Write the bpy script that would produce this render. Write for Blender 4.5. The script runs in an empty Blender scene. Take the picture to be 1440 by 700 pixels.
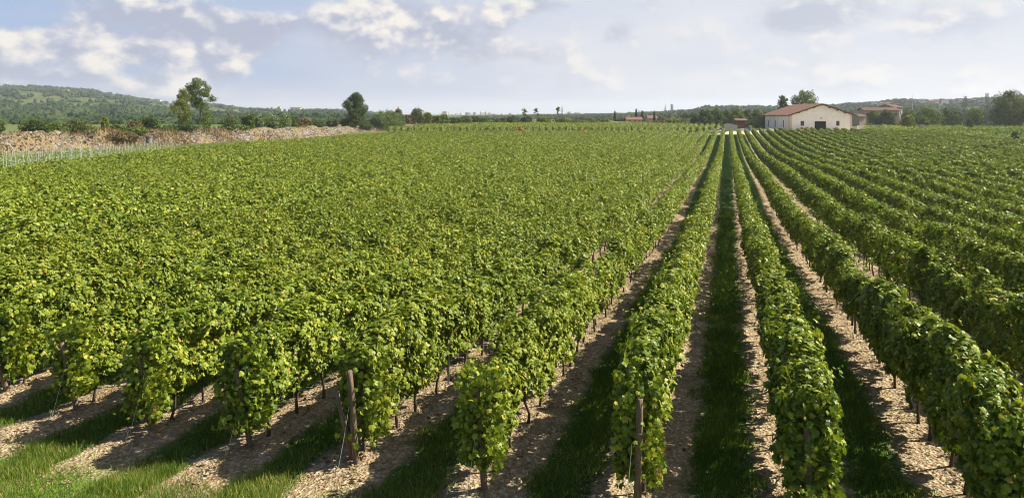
import bpy, math, random
import numpy as np
from math import sin, cos, radians, pi

# ------------------------------------------------------------------ scene, camera, sky, sun, exposure
scn = bpy.context.scene
COL = scn.collection
W0, H0, FPX, HOR = 1440.0, 700.0, 960.0, 160.0
CAMZ = 6.2
YAW = radians(17.5)
FWD = np.array([-sin(YAW), cos(YAW)])
RGT = np.array([cos(YAW), sin(YAW)])

cam_d = bpy.data.cameras.new('camera')
cam = bpy.data.objects.new('camera', cam_d)
COL.objects.link(cam)
cam.location = (0, 0, CAMZ)
cam.rotation_euler = (pi / 2, 0, YAW)
cam_d.sensor_width = 36.0
cam_d.lens = 36.0 * FPX / W0
cam_d.shift_y = -(H0 / 2 - HOR) / W0
cam_d.clip_start = 0.1
cam_d.clip_end = 30000
scn.camera = cam

SUN_EL = radians(42)
SUN_AZ = radians(17.5 + 7)                 # from +X (row-lateral right) towards +Y (along the rows)
SUN = np.array([cos(SUN_EL) * cos(SUN_AZ), cos(SUN_EL) * sin(SUN_AZ), sin(SUN_EL)])

sun_d = bpy.data.lights.new('sun', 'SUN')
sun_d.energy = 5.0
sun_d.angle = radians(0.5)
sun_d.color = (1.0, 0.91, 0.74)
sun = bpy.data.objects.new('sun', sun_d)
COL.objects.link(sun)
from mathutils import Vector
sun.rotation_euler = Vector(SUN).to_track_quat('Z', 'Y').to_euler()
sun.location = (60, 40, 80)

scn.view_settings.view_transform = 'Standard'
scn.view_settings.look = 'None'
scn.view_settings.gamma = 1.0
scn.view_settings.exposure = 1.25
scn.view_settings.use_curve_mapping = False
scn.cycles.max_bounces = 6
scn.cycles.diffuse_bounces = 3
scn.cycles.glossy_bounces = 2
scn.cycles.transmission_bounces = 3
scn.cycles.volume_bounces = 0
scn.cycles.use_denoising = True
scn.cycles.filter_width = 1.0
scn.cycles.caustics_reflective = False
scn.cycles.caustics_refractive = False
scn.cycles.sample_clamp_indirect = 6.0


class NT:
    """small helper for node trees"""
    def __init__(s, tree):
        s.t = tree
        s.t.nodes.clear()

    def n(s, typ, **kw):
        nd = s.t.nodes.new(typ)
        for k, v in kw.items():
            if k.startswith('in_'):
                key = k[3:]
                key = int(key) if key.isdigit() else key
                s.set(nd.inputs[key], v)
            else:
                setattr(nd, k, v)
        return nd

    def set(s, sock, v):
        if isinstance(v, bpy.types.NodeSocket):
            s.t.links.new(v, sock)
        elif isinstance(v, (tuple, list)) and sock.type == 'RGBA' and len(v) == 3:
            sock.default_value = (*v, 1)
        else:
            sock.default_value = v

    def m(s, op, a, b=None, c=None, clamp=False):
        nd = s.n('ShaderNodeMath', operation=op, use_clamp=clamp)
        for i, v in enumerate((a, b, c)):
            if v is not None:
                s.set(nd.inputs[i], v)
        return nd.outputs[0]

    def mix(s, fac, a, b, blend='MIX'):
        nd = s.n('ShaderNodeMix', data_type='RGBA', blend_type=blend)
        s.set(nd.inputs['Factor'], fac)
        s.set(nd.inputs[6], a)
        s.set(nd.inputs[7], b)
        return nd.outputs[2]

    def ramp(s, fac, stops, interp='LINEAR'):
        nd = s.n('ShaderNodeValToRGB')
        cr = nd.color_ramp
        cr.interpolation = interp
        while len(cr.elements) < len(stops):
            cr.elements.new(0.5)
        for e, (p, c) in zip(cr.elements, stops):
            e.position = p
            e.color = (*c, 1) if len(c) == 3 else c
        s.set(nd.inputs[0], fac)
        return nd.outputs[0]

    def noise(s, vec, scale, detail=3, rough=0.55, dist=0.0):
        nd = s.n('ShaderNodeTexNoise')
        if vec is not None:
            s.set(nd.inputs['Vector'], vec)
        nd.inputs['Scale'].default_value = scale
        nd.inputs['Detail'].default_value = detail
        nd.inputs['Roughness'].default_value = rough
        nd.inputs['Distortion'].default_value = dist
        return nd.outputs['Fac']

    def smooth(s, x, lo, hi, a=0.0, b=1.0):
        nd = s.n('ShaderNodeMapRange', interpolation_type='SMOOTHSTEP')
        s.set(nd.inputs[0], x)
        nd.inputs[1].default_value, nd.inputs[2].default_value = lo, hi
        nd.inputs[3].default_value, nd.inputs[4].default_value = a, b
        return nd.outputs[0]

    def comb(s, x, y, z):
        nd = s.n('ShaderNodeCombineXYZ')
        for i, v in enumerate((x, y, z)):
            s.set(nd.inputs[i], v)
        return nd.outputs[0]


world = bpy.data.worlds.new('World')
scn.world = world
world.use_nodes = True
world.cycles.sampling_method = 'MANUAL'
world.cycles.sample_map_resolution = 512
w = NT(world.node_tree)
sky = w.n('ShaderNodeTexSky', sky_type='NISHITA', sun_disc=False, sun_elevation=SUN_EL,
          sun_rotation=pi / 2 - SUN_AZ, altitude=100.0, air_density=1.0, dust_density=2.0, ozone_density=1.5)
tc = w.n('ShaderNodeTexCoord')
sep = w.n('ShaderNodeSeparateXYZ', in_0=tc.outputs['Generated'])
dx, dy, dz = sep.outputs
fx = w.m('ADD', w.m('MULTIPLY', dx, float(FWD[0])), w.m('MULTIPLY', dy, float(FWD[1])))
rx = w.m('ADD', w.m('MULTIPLY', dx, float(RGT[0])), w.m('MULTIPLY', dy, float(RGT[1])))
az = w.m('ARCTAN2', rx, fx)                    # compass bearing, positive to the right of the valley axis
el = w.m('ARCSINE', dz)


def cloud_vec(da, de):
    return w.comb(w.m('ADD', w.m('MULTIPLY', az, 1.0), da), w.m('MULTIPLY', w.m('ADD', el, de), 1.45), 0.37)


def blob(a, e, ra, re, amp):
    qa = w.m('DIVIDE', w.m('SUBTRACT', az, a), ra)
    qe = w.m('DIVIDE', w.m('SUBTRACT', el, e), re)
    r2 = w.m('ADD', w.m('MULTIPLY', qa, qa), w.m('MULTIPLY', qe, qe))
    return w.m('MULTIPLY', w.m('EXPONENT', w.m('MULTIPLY', r2, -1.0)), amp)


def px_az(x):
    return math.atan((x - 720) / FPX)


def px_el(x, y):
    return math.atan((160 - y) / math.hypot(FPX, x - 720))


# big and small cumulus: (bearing, elevation, half width, half height, strength)
blobs = [(380, 4, .075, .022, -.34), (10, 14, .05, .022, -.28), (440, 62, .05, .02, -.12), (120, 18, .16, .040, .26), (320, 44, .060, .024, .30), (215, 70, .09, .016, .20), (470, 40, .10, .030, .16), (60, 75, .10, .02, .16), (400, 80, .12, .02, .12), (290, 66, .05, .012, .14), (28, 55, .05, .014, .22),
         (560, 25, .10, .030, .30), (635, 55, .03, .012, .26), (530, 50, .028, .011, .22), (40, 108, .06, .011, .22), (310, 103, .03, .010, .26),
         (195, 120, .04, .009, .18), (755, 10, .06, .012, .22), (868, 50, .035, .020, .24), (740, 80, .07, .02, .14), (1110, 30, .06, .022, .26),
         (1200, 15, .10, .03, .18), (1320, 25, .05, .022, .22), (620, 75, .09, .016, .10)]
bsum = None
for (x, y, ra, re, amp) in blobs:
    b_ = blob(px_az(x), px_el(x, y), ra, re, amp)
    bsum = b_ if bsum is None else w.m('ADD', bsum, b_)


def billow(da, de):
    """cauliflower-headed cumulus: fractal noise with rounded cells"""
    v = cloud_vec(da, de)
    wob = w.n('ShaderNodeTexNoise', in_Scale=30.0, in_Detail=3.0)
    w.set(wob.inputs['Vector'], v)
    off = w.n('ShaderNodeVectorMath', operation='SCALE', in_0=w.n('ShaderNodeVectorMath', operation='SUBTRACT', in_0=wob.outputs['Color'], in_1=(.5, .5, .5)).outputs[0])
    off.inputs['Scale'].default_value = .035
    vv = w.n('ShaderNodeVectorMath', operation='ADD', in_0=v, in_1=off.outputs[0]).outputs[0]
    acc = w.m('MULTIPLY', w.noise(v, 8.0, 7, 0.56), 1.0)
    for sc_, amp_ in ((17.0, .13), (40.0, .07)):
        vo = w.n('ShaderNodeTexVoronoi', feature='F1', voronoi_dimensions='2D', in_Scale=sc_)
        w.set(vo.inputs['Vector'], vv)
        acc = w.m('ADD', acc, w.m('MULTIPLY', w.m('SUBTRACT', .45, vo.outputs['Distance']), amp_))
    return acc


n1 = billow(0, 0)
n2 = billow(0.010, 0.012)
nl = billow(0.035, 0.026)
cover = w.m('ADD', n1, bsum)
dens = w.smooth(cover, 0.48, 0.76)
light = w.m('ADD', w.m('ADD', w.m('MULTIPLY', w.m('SUBTRACT', n1, n2), 4.2), w.m('MULTIPLY', w.m('SUBTRACT', n1, nl), 2.6)), 0.30, clamp=True)
ccol = w.ramp(light, [(0.05, (3.9, 4.15, 5.15)), (0.38, (4.9, 5.05, 5.8)), (0.62, (6.3, 6.15, 6.3)), (1.0, (8.2, 7.7, 7.0))])
# thin high veil, whiter to the right and towards the horizon
veil_n = w.noise(w.comb(w.m('MULTIPLY', az, 1.0), w.m('MULTIPLY', el, 5.0), 1.7), 3.0, 5, 0.55)
veil = w.m('ADD', w.smooth(az, -0.60, 0.15, 0.22, 0.88), w.m('MULTIPLY', w.m('SUBTRACT', veil_n, 0.5), 0.9))
veil = w.m('MAXIMUM', veil, w.smooth(el, 0.0, 0.085, 0.85, 0.0), clamp=True)
veil = w.m('MULTIPLY', veil, w.smooth(dz, 0.30, 0.7, 1.0, 0.25))
veil_c = w.mix(w.smooth(az, -0.5, 0.5), (5.55, 5.65, 6.35), (6.8, 6.85, 7.15))
blue = w.mix(0.75, sky.outputs[0], (2.9, 4.2, 6.9))
base_sky = w.mix(veil, blue, veil_c)
base_sky = w.mix(w.m('MULTIPLY', dens, w.smooth(az, -0.1, 0.5, 0.92, 0.6)), base_sky, ccol)
# the sky overhead, behind and below stays plain
base_sky = w.mix(w.smooth(dz, 0.22, 0.5), base_sky, sky.outputs[0])
bg = w.n('ShaderNodeBackground', in_0=base_sky, in_1=0.050)
w.t.links.new(bg.outputs[0], w.n('ShaderNodeOutputWorld').inputs[0])

# ------------------------------------------------------------------ helpers
def at(px, d, py=None, z=None):
    """world point seen at column px, d metres along the view axis; height from row py or given z"""
    xc = (px - 720) / FPX * d
    p = RGT * xc + FWD * d
    if z is None:
        z = CAMZ - (py - HOR) / FPX * d
    return np.array([p[0], p[1], z])


_tab = np.random.default_rng(5).random((256, 256))


def vn(x, y, seed=0):
    """smooth value noise 0..1"""
    x = np.asarray(x, float) + seed * 17.31
    y = np.asarray(y, float) + seed * 7.77
    x, y = np.broadcast_arrays(x, y)
    xi = np.floor(x).astype(int)
    yi = np.floor(y).astype(int)
    fx_ = x - xi
    fy_ = y - yi
    fx_ = fx_ * fx_ * (3 - 2 * fx_)
    fy_ = fy_ * fy_ * (3 - 2 * fy_)
    a = _tab[xi & 255, yi & 255]
    b = _tab[(xi + 1) & 255, yi & 255]
    c = _tab[xi & 255, (yi + 1) & 255]
    d = _tab[(xi + 1) & 255, (yi + 1) & 255]
    return (a * (1 - fx_) + b * fx_) * (1 - fy_) + (c * (1 - fx_) + d * fx_) * fy_


def sstep(x, a, b):
    t = np.clip((np.asarray(x, float) - a) / (b - a), 0, 1)
    return t * t * (3 - 2 * t)


_gy = np.linspace(-60, 420, 2401)
_ker = np.hanning(61)
_ker /= _ker.sum()


def _profile(ys_, zs_):
    z_ = np.interp(_gy, ys_, zs_)
    return np.convolve(np.pad(z_, 30, mode='edge'), _ker, mode='valid')


# fall of the land along the rows: a shallow bowl on the right, flatter on the left
_gzr = _profile([-60, 0, 12, 22, 32, 45, 60, 80, 112, 145, 180, 220, 262, 420], [1.6, .30, .06, -.30, -.85, -1.5, -1.75, -1.95, -2.75, -3.05, -2.70, -1.95, -1.10, -1.10])
_gzl = _profile([-60, 0, 12, 22, 32, 45, 60, 90, 130, 200, 270, 420], [1.6, .30, .06, -.30, -.85, -1.55, -1.92, -2.2, -2.42, -2.32, -2.0, -2.0])
WX0, WX1 = -60.0, -27.0


def gy(y):
    return np.interp(y, _gy, _gzr)


def gyl(y):
    return np.interp(y, _gy, _gzl)


def gx(x):
    return -0.5 * sstep(-np.asarray(x, float), 0, 15)


def G(x, y):
    """height of the ground"""
    x = np.asarray(x, float)
    y = np.asarray(y, float)
    d = x * FWD[0] + y * FWD[1]
    wr = sstep(x, WX0, WX1)
    rise = ((1.45 - 1.15 * wr) * sstep(d, 261, 273) + .6 * sstep(d, 273, 350)) * sstep(-x, -2, 12)
    return gy(y) * wr + gyl(y) * (1 - wr) + gx(x) + rise


def link(o, parent=None):
    COL.objects.link(o)
    if parent is not None:
        o.parent = parent
    return o


def tag(o, label=None, cat=None, group=None, kind=None):
    if label:
        o['label'] = label
    if cat:
        o['category'] = cat
    if group:
        o['group'] = group
    if kind:
        o['kind'] = kind
    return o


def empty(name, loc, rz=0.0):
    o = bpy.data.objects.new(name, None)
    o.location = tuple(float(v) for v in loc)
    o.rotation_euler = (0, 0, rz)
    o.empty_display_size = 0.3
    return link(o)


def mesh_np(name, V, F, mat=None, tone=None, smooth=False, mats=None, midx=None):
    """mesh from numpy arrays; F is (n,3) or (n,4) or a list of such arrays"""
    me = bpy.data.meshes.new(name)
    Fs = F if isinstance(F, list) else [F]
    Fs = [np.asarray(f, dtype=np.int32) for f in Fs if len(f)]
    V = np.asarray(V, dtype=np.float32)
    nl = sum(f.size for f in Fs)
    npol = sum(len(f) for f in Fs)
    me.vertices.add(len(V))
    me.vertices.foreach_set('co', V.ravel())
    me.loops.add(nl)
    me.loops.foreach_set('vertex_index', np.concatenate([f.ravel() for f in Fs]))
    me.polygons.add(npol)
    tot = np.concatenate([np.full(len(f), f.shape[1], np.int32) for f in Fs])
    st = np.concatenate([[0], np.cumsum(tot)[:-1]]).astype(np.int32)
    me.polygons.foreach_set('loop_start', st)
    me.polygons.foreach_set('loop_total', tot)
    me.polygons.foreach_set('use_smooth', np.full(npol, bool(smooth)))
    if tone is not None:
        a = me.attributes.new('tone', 'FLOAT', 'FACE')
        a.data.foreach_set('value', np.asarray(tone, np.float32))
    if mat:
        me.materials.append(mat)
    for m_ in mats or []:
        me.materials.append(m_)
    if midx is not None:
        me.polygons.foreach_set('material_index', np.asarray(midx, np.int32))
    me.update(calc_edges=True)
    return me


def obj(name, me, parent=None, loc=None, rot=None):
    o = bpy.data.objects.new(name, me)
    if loc is not None:
        o.location = tuple(float(v) for v in loc)
    if rot is not None:
        o.rotation_euler = rot
    return link(o, parent)


class MB:
    """collects simple solids into one mesh"""
    def __init__(s):
        s.v, s.q, s.t, s.n = [], [], [], 0

    def add(s, V, quads=(), tris=()):
        V = np.asarray(V, float)
        s.v.append(V)
        if len(quads):
            s.q.append(np.asarray(quads, int) + s.n)
        if len(tris):
            s.t.append(np.asarray(tris, int) + s.n)
        s.n += len(V)

    def box(s, x0, x1, y0, y1, z0, z1, bev=0.0):
        if bev <= 0:
            V = [(x, y, z) for z in (z0, z1) for (x, y) in ((x0, y0), (x1, y0), (x1, y1), (x0, y1))]
            s.add(V, [(3, 2, 1, 0), (4, 5, 6, 7), (0, 1, 5, 4), (1, 2, 6, 5), (2, 3, 7, 6), (3, 0, 4, 7)])
        else:                                   # chamfered vertical edges and top
            b = bev
            ring = lambda k, z: [(x0 + b + k, y0 + k, z), (x1 - b - k, y0 + k, z), (x1 - k, y0 + b + k, z), (x1 - k, y1 - b - k, z),
                                 (x1 - b - k, y1 - k, z), (x0 + b + k, y1 - k, z), (x0 + k, y1 - b - k, z), (x0 + k, y0 + b + k, z)]
            V = ring(0, z0) + ring(0, z1 - b) + ring(b * .7, z1)
            q = []
            for r in range(2):
                for i in range(8):
                    j = (i + 1) % 8
                    q.append((r * 8 + i, r * 8 + j, r * 8 + 8 + j, r * 8 + 8 + i))
            for base, fl in ((0, True), (16, False)):
                f = [(base, base + 1, base + 2, base + 3), (base, base + 3, base + 4, base + 7), (base + 7, base + 4, base + 5, base + 6)]
                q += [x[::-1] if fl else x for x in f]
            s.add(V, q)

    def tube(s, pts, rad, sides=6, cap=True, ell=1.0):
        pts = np.asarray(pts, float)
        rad = np.broadcast_to(np.asarray(rad, float), (len(pts),))
        rings = []
        tan = np.gradient(pts, axis=0)
        for p, t, r in zip(pts, tan, rad):
            t = t / (np.linalg.norm(t) + 1e-9)
            up = np.array([0, 0, 1.0]) if abs(t[2]) < .9 else np.array([1.0, 0, 0])
            a = np.cross(up, t)
            a /= np.linalg.norm(a)
            b = np.cross(t, a)
            th = np.arange(sides) / sides * 2 * pi
            rings.append(p + r * (np.cos(th)[:, None] * a * ell + np.sin(th)[:, None] * b))
        V = np.concatenate(rings)
        q = []
        for i in range(len(pts) - 1):
            for k in range(sides):
                k2 = (k + 1) % sides
                q.append((i * sides + k, i * sides + k2, (i + 1) * sides + k2, (i + 1) * sides + k))
        tr = []
        if cap:
            V = np.concatenate([V, pts[:1], pts[-1:]])
            c0, c1 = len(V) - 2, len(V) - 1
            o = (len(pts) - 1) * sides
            for k in range(sides):
                k2 = (k + 1) % sides
                tr.append((c0, k2, k))
                tr.append((c1, o + k, o + k2))
        s.add(V, q, tr)

    def ball(s, c, r, nu=8, nv=6, sc=(1, 1, 1), jit=0.0, rng=None):
        V, q, t = [], [], []
        for i in range(1, nv):
            for j in range(nu):
                a, b = pi * i / nv, 2 * pi * j / nu
                V.append((sin(a) * cos(b), sin(a) * sin(b), cos(a)))
        V += [(0, 0, 1), (0, 0, -1)]
        V = np.array(V)
        if jit:
            V *= 1 + (rng.random((len(V), 1)) - .5) * 2 * jit
        for i in range(nv - 2):
            for j in range(nu):
                j2 = (j + 1) % nu
                q.append((i * nu + j, (i + 1) * nu + j, (i + 1) * nu + j2, i * nu + j2))
        n = len(V)
        for j in range(nu):
            j2 = (j + 1) % nu
            t.append((n - 2, j, j2))
            t.append((n - 1, (nv - 2) * nu + j2, (nv - 2) * nu + j))
        s.add(V * r * np.array(sc) + np.array(c), q, t)

    def mesh(s, name, mat, smooth=False, tone=None):
        F = []
        if s.q:
            F.append(np.concatenate(s.q))
        if s.t:
            F.append(np.concatenate(s.t))
        return mesh_np(name, np.concatenate(s.v), F, mat, smooth=smooth)

    def build(s, name, mat, parent=None, loc=None, rot=None, smooth=False):
        return obj(name, s.mesh(name, mat, smooth), parent, loc, rot)


# ------------------------------------------------------------------ materials
def newmat(name):
    m_ = bpy.data.materials.new(name)
    m_.use_nodes = True
    t = NT(m_.node_tree)
    out = t.n('ShaderNodeOutputMaterial')
    return m_, t, out


def plain(name, col, rough=0.7, metal=0.0, var=0.12, scale=3.0, bump=0.0, spec=0.3):
    m_, t, out = newmat(name)
    tcd = t.n('ShaderNodeTexCoord').outputs['Object']
    f = t.noise(tcd, scale, 5, 0.6)
    c1 = tuple(max(0, c * (1 - var)) for c in col)
    c2 = tuple(min(1, c * (1 + var)) for c in col)
    c = t.ramp(f, [(0.3, c1), (0.7, c2)])
    b = t.n('ShaderNodeBsdfPrincipled', in_0=c, in_Roughness=rough, in_Metallic=metal)
    b.inputs['Specular IOR Level'].default_value = spec
    if bump:
        bp = t.n('ShaderNodeBump', in_Strength=bump, in_Height=t.noise(tcd, scale * 6, 4))
        t.set(b.inputs['Normal'], bp.outputs[0])
    t.set(out.inputs[0], b.outputs[0])
    return m_


def leafmat(name, stops, trans=0.35, rough=0.75, spec=0.10, patch=0.0, patch_col=(.2, .2, .03), tr_gain=1.5, patch_scale=.22):
    """leaf: colour from the per-leaf tone, light passes through the blade"""
    m_, t, out = newmat(name)
    tone = t.n('ShaderNodeAttribute', attribute_name='tone').outputs['Fac']
    c = t.ramp(tone, stops)
    if patch:
        pos = t.n('ShaderNodeNewGeometry').outputs['Position']
        pn = t.smooth(t.noise(pos, patch_scale, 3), 0.48, 0.68)
        c = t.mix(t.m('MULTIPLY', pn, patch), c, patch_col)
    b = t.n('ShaderNodeBsdfPrincipled', in_0=c, in_Roughness=rough)
    b.inputs['Specular IOR Level'].default_value = spec
    tc_ = t.mix(1.0, c, (tr_gain, tr_gain * 1.05, tr_gain * .55), 'MULTIPLY')
    tl = t.n('ShaderNodeBsdfTranslucent', in_0=tc_)
    mx = t.n('ShaderNodeMixShader', in_0=trans)
    t.set(mx.inputs[1], b.outputs[0])
    t.set(mx.inputs[2], tl.outputs[0])
    t.set(out.inputs[0], mx.outputs[0])
    return m_


VINE = [(0.0, (.036, .068, .005)), (0.30, (.098, .150, .011)), (0.58, (.200, .245, .020)), (0.86, (.34, .33, .036)), (0.95, (.40, .36, .05)), (0.985, (.30, .17, .05))]
M_vine = leafmat('vine_leaf', VINE, 0.22, 0.46, 0.28, patch=0.25, patch_col=(.20, .22, .03))
M_tree = leafmat('tree_leaf', [(0, (.030, .058, .011)), (.5, (.085, .130, .021)), (1, (.18, .21, .036))], .25)
M_dark = leafmat('dark_leaf', [(0, (.018, .037, .009)), (.5, (.052, .086, .017)), (1, (.125, .152, .030))], .2)
M_yell = leafmat('yellow_leaf', [(0, (.05, .075, .014)), (.5, (.13, .16, .022)), (1, (.26, .25, .035))], .35)
M_olive = leafmat('olive_leaf', [(0, (.05, .065, .02)), (.5, (.09, .115, .035)), (1, (.16, .17, .06))], .25)
M_reed = leafmat('reed_leaf', [(0, (.08, .12, .045)), (.5, (.16, .215, .09)), (1, (.27, .32, .15))], .25)
M_dry = leafmat('dry_leaf', [(0, (.06, .045, .022)), (.5, (.13, .098, .044)), (1, (.25, .185, .08))], .2)
M_straw = leafmat('straw_leaf', [(0, (.09, .06, .03)), (.5, (.17, .115, .055)), (1, (.32, .235, .11))], .2)
M_tile_old = None
M_wood_far = leafmat('woodland_leaf', [(0, (.012, .026, .011)), (.5, (.026, .047, .016)), (1, (.052, .074, .023))], .05, 1.0, 0.0)
M_grass = leafmat('grass_blade', [(0, (.045, .088, .011)), (.5, (.098, .165, .020)), (.8, (.175, .225, .036)), (1, (.36, .32, .13))], .35, .5, .25)
M_stone = leafmat('stone_chip', [(0, (.135, .097, .056)), (.5, (.255, .192, .117)), (1, (.42, .338, .22))], 0.0, .85, .15)

M_rubble = leafmat('rubble_stone', [(0, (.06, .048, .034)), (.5, (.13, .105, .074)), (1, (.33, .285, .22))], 0.0, .9, .1)
M_bark = plain('vine_bark', (.075, .052, .036), .9, var=.4, scale=18, bump=.5)
M_trunk = plain('tree_bark', (.09, .07, .05), .9, var=.35, scale=6, bump=.4)
M_metal = plain('galvanised_metal', (.45, .46, .46), .45, .6, var=.15, scale=8)
M_wire = plain('wire_metal', (.42, .40, .36), .45, .5)
M_pylon = plain('pylon_steel', (.14, .145, .14), .6, .4)
M_grape = plain('grape_skin', (.018, .014, .035), .42, var=.35, scale=30, spec=.5)


def postmat():
    m_, t, out = newmat('weathered_post_wood')
    tcd = t.n('ShaderNodeTexCoord').outputs['Object']
    mp = t.n('ShaderNodeMapping', in_0=tcd)
    mp.inputs['Scale'].default_value = (14, 14, 1.6)
    f = t.noise(mp.outputs[0], 2.2, 6, .65)
    c = t.ramp(f, [(.28, (.040, .027, .018)), (.5, (.130, .090, .055)), (.75, (.25, .18, .115))])
    b = t.n('ShaderNodeBsdfPrincipled', in_0=c, in_Roughness=.85)
    bp = t.n('ShaderNodeBump', in_Strength=.6, in_Distance=.02, in_Height=f)
    t.set(b.inputs['Normal'], bp.outputs[0])
    t.set(out.inputs[0], b.outputs[0])
    return m_


M_post = postmat()


def groundmat():
    m_, t, out = newmat('vineyard_soil')
    geo = t.n('ShaderNodeNewGeometry')
    pos = geo.outputs['Position']
    sp = t.n('ShaderNodeSeparateXYZ', in_0=pos)
    field = t.n('ShaderNodeAttribute', attribute_name='field').outputs['Fac']
    road = t.n('ShaderNodeAttribute', attribute_name='road').outputs['Fac']
    u = t.m('FRACT', t.m('ADD', t.m('DIVIDE', sp.outputs[0], 2.5), 1.53 + .5 + 200))
    dist = t.m('MULTIPLY', t.m('ABSOLUTE', t.m('SUBTRACT', u, .5)), 2.5)      # metres from the nearest row
    edge = t.m('ADD', dist, t.m('MULTIPLY', t.m('SUBTRACT', t.noise(pos, 1.6, 5, .65), .5), .75))
    edge = t.m('ADD', edge, t.smooth(sp.outputs[1], 45, 120, 0.0, 0.42))      # the far, lower ground is weedier
    grass = t.smooth(edge, .62, .86)
    # stony light soil
    v = t.n('ShaderNodeTexVoronoi', in_Scale=17.0)
    t.set(v.inputs['Vector'], pos)
    v2 = t.n('ShaderNodeTexVoronoi', in_Scale=7.0)
    t.set(v2.inputs['Vector'], pos)
    chip = t.m('MULTIPLY', t.n('ShaderNodeSeparateColor', in_0=v.outputs['Color']).outputs[0], 1.0)
    c1 = t.ramp(t.noise(pos, 5.0, 6, .7), [(.3, (.155, .110, .064)), (.55, (.285, .21, .127)), (.8, (.38, .295, .19))])
    soil = t.mix(t.smooth(chip, .55, .9), c1, (.40, .335, .24))
    soil = t.mix(t.smooth(t.noise(pos, .8, 4), .5, .72), soil, (.20, .148, .092))
    gcol = t.ramp(t.noise(pos, 2.4, 6, .7), [(.3, (.024, .060, .010)), (.55, (.050, .110, .015)), (.8, (.10, .15, .03))])
    infield = t.mix(grass, soil, gcol)
    # headland turf with worn spots
    turf = t.ramp(t.noise(pos, 1.3, 6, .7), [(.3, (.05, .105, .015)), (.55, (.095, .165, .024)), (.78, (.20, .20, .065))])
    # open country further out
    big = t.noise(pos, .012, 4, .6)
    land = t.ramp(big, [(.35, (.06, .10, .022)), (.5, (.075, .105, .028)), (.62, (.12, .125, .045)), (.7, (.055, .09, .025))])
    far = t.smooth(t.n('ShaderNodeVectorMath', operation='LENGTH', in_0=pos).outputs['Value'], 60, 200)
    outer = t.mix(far, turf, land)
    c = t.mix(field, outer, infield)
    gravel = t.ramp(t.noise(pos, .6, 6, .65), [(.3, (.34, .28, .20)), (.7, (.55, .48, .37))])
    c = t.mix(road, c, gravel)
    b = t.n('ShaderNodeBsdfPrincipled', in_0=c, in_Roughness=.95)
    b.inputs['Specular IOR Level'].default_value = .1
    h = t.m('ADD', t.m('MULTIPLY', v.outputs['Distance'], .8), t.noise(pos, 3.0, 6, .7))
    bp = t.n('ShaderNodeBump', in_Strength=.8, in_Distance=.06, in_Height=h)
    t.set(b.inputs['Normal'], bp.outputs[0])
    t.set(out.inputs[0], b.outputs[0])
    return m_


M_ground = groundmat()


def bankmat():
    m_, t, out = newmat('rubble_bank')
    pos = t.n('ShaderNodeNewGeometry').outputs['Position']
    v = t.n('ShaderNodeTexVoronoi', in_Scale=1.5)
    t.set(v.inputs['Vector'], pos)
    rnd = t.n('ShaderNodeSeparateColor', in_0=v.outputs['Color']).outputs[0]
    stone = t.ramp(rnd, [(.1, (.06, .046, .034)), (.5, (.12, .098, .075)), (.9, (.23, .20, .165))])
    dry = t.ramp(t.noise(pos, .8, 5, .65), [(.3, (.10, .072, .038)), (.6, (.20, .148, .072)), (.8, (.07, .052, .033))])
    a = t.smooth(t.noise(pos, .10, 5, .6), .46, .56)
    c = t.mix(a, stone, dry)
    g = t.smooth(t.noise(pos, .17, 4, .6), .58, .66)
    c = t.mix(g, c, (.10, .115, .035))
    b = t.n('ShaderNodeBsdfPrincipled', in_0=c, in_Roughness=.95)
    bp = t.n('ShaderNodeBump', in_Strength=1.0, in_Distance=.35, in_Height=t.m('SUBTRACT', t.noise(pos, 1.1, 6, .7), v.outputs['Distance']))
    t.set(b.inputs['Normal'], bp.outputs[0])
    t.set(out.inputs[0], b.outputs[0])
    return m_


M_bank = bankmat()


def hillmat():
    m_, t, out = newmat('hill_fields')
    pos = t.n('ShaderNodeNewGeometry').outputs['Position']
    sp = t.n('ShaderNodeSeparateXYZ', in_0=pos)
    zz = t.m('ADD', sp.outputs[2], t.m('MULTIPLY', t.noise(pos, .006, 3), 16.0))
    terr = t.m('FRACT', t.m('DIVIDE', zz, 9.0))
    f = t.noise(pos, .0045, 4, .55)
    c = t.ramp(f, [(.32, (.030, .050, .018)), (.46, (.066, .092, .028)), (.56, (.098, .112, .042)), (.66, (.045, .066, .022))])
    c = t.mix(t.smooth(terr, .80, .92), c, (.030, .052, .017))
    b = t.n('ShaderNodeBsdfPrincipled', in_0=c, in_Roughness=1.0)
    b.inputs['Specular IOR Level'].default_value = 0
    t.set(out.inputs[0], b.outputs[0])
    return m_


M_hill = hillmat()

# ------------------------------------------------------------------ ground
S = 2.5
KC = 1.53
S0 = 11.3


def lat(k):
    return (k - KC) * S


def s_far(x):
    """far headland, square to the view axis; the right-hand rows stop at a diagonal track"""
    a = (242 + x * .3007 + 24 * sstep(-x, 8, 80)) / .9537
    b = np.interp(x, [30, 40, 61, 75, 100], [400, 263, 252, 212, 120])
    return np.minimum(a, b)


def s_near_left(x):
    return np.interp(-np.asarray(x, float), [0, 80, 84, 102, 110, 115, 130], [S0, S0, 60, 99, 125, 165, 300])


def axis_vals(segs):
    out = []
    for a, b, st in segs:
        out.append(np.arange(a, b, st))
    return np.concatenate(out + [[segs[-1][1]]])


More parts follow.
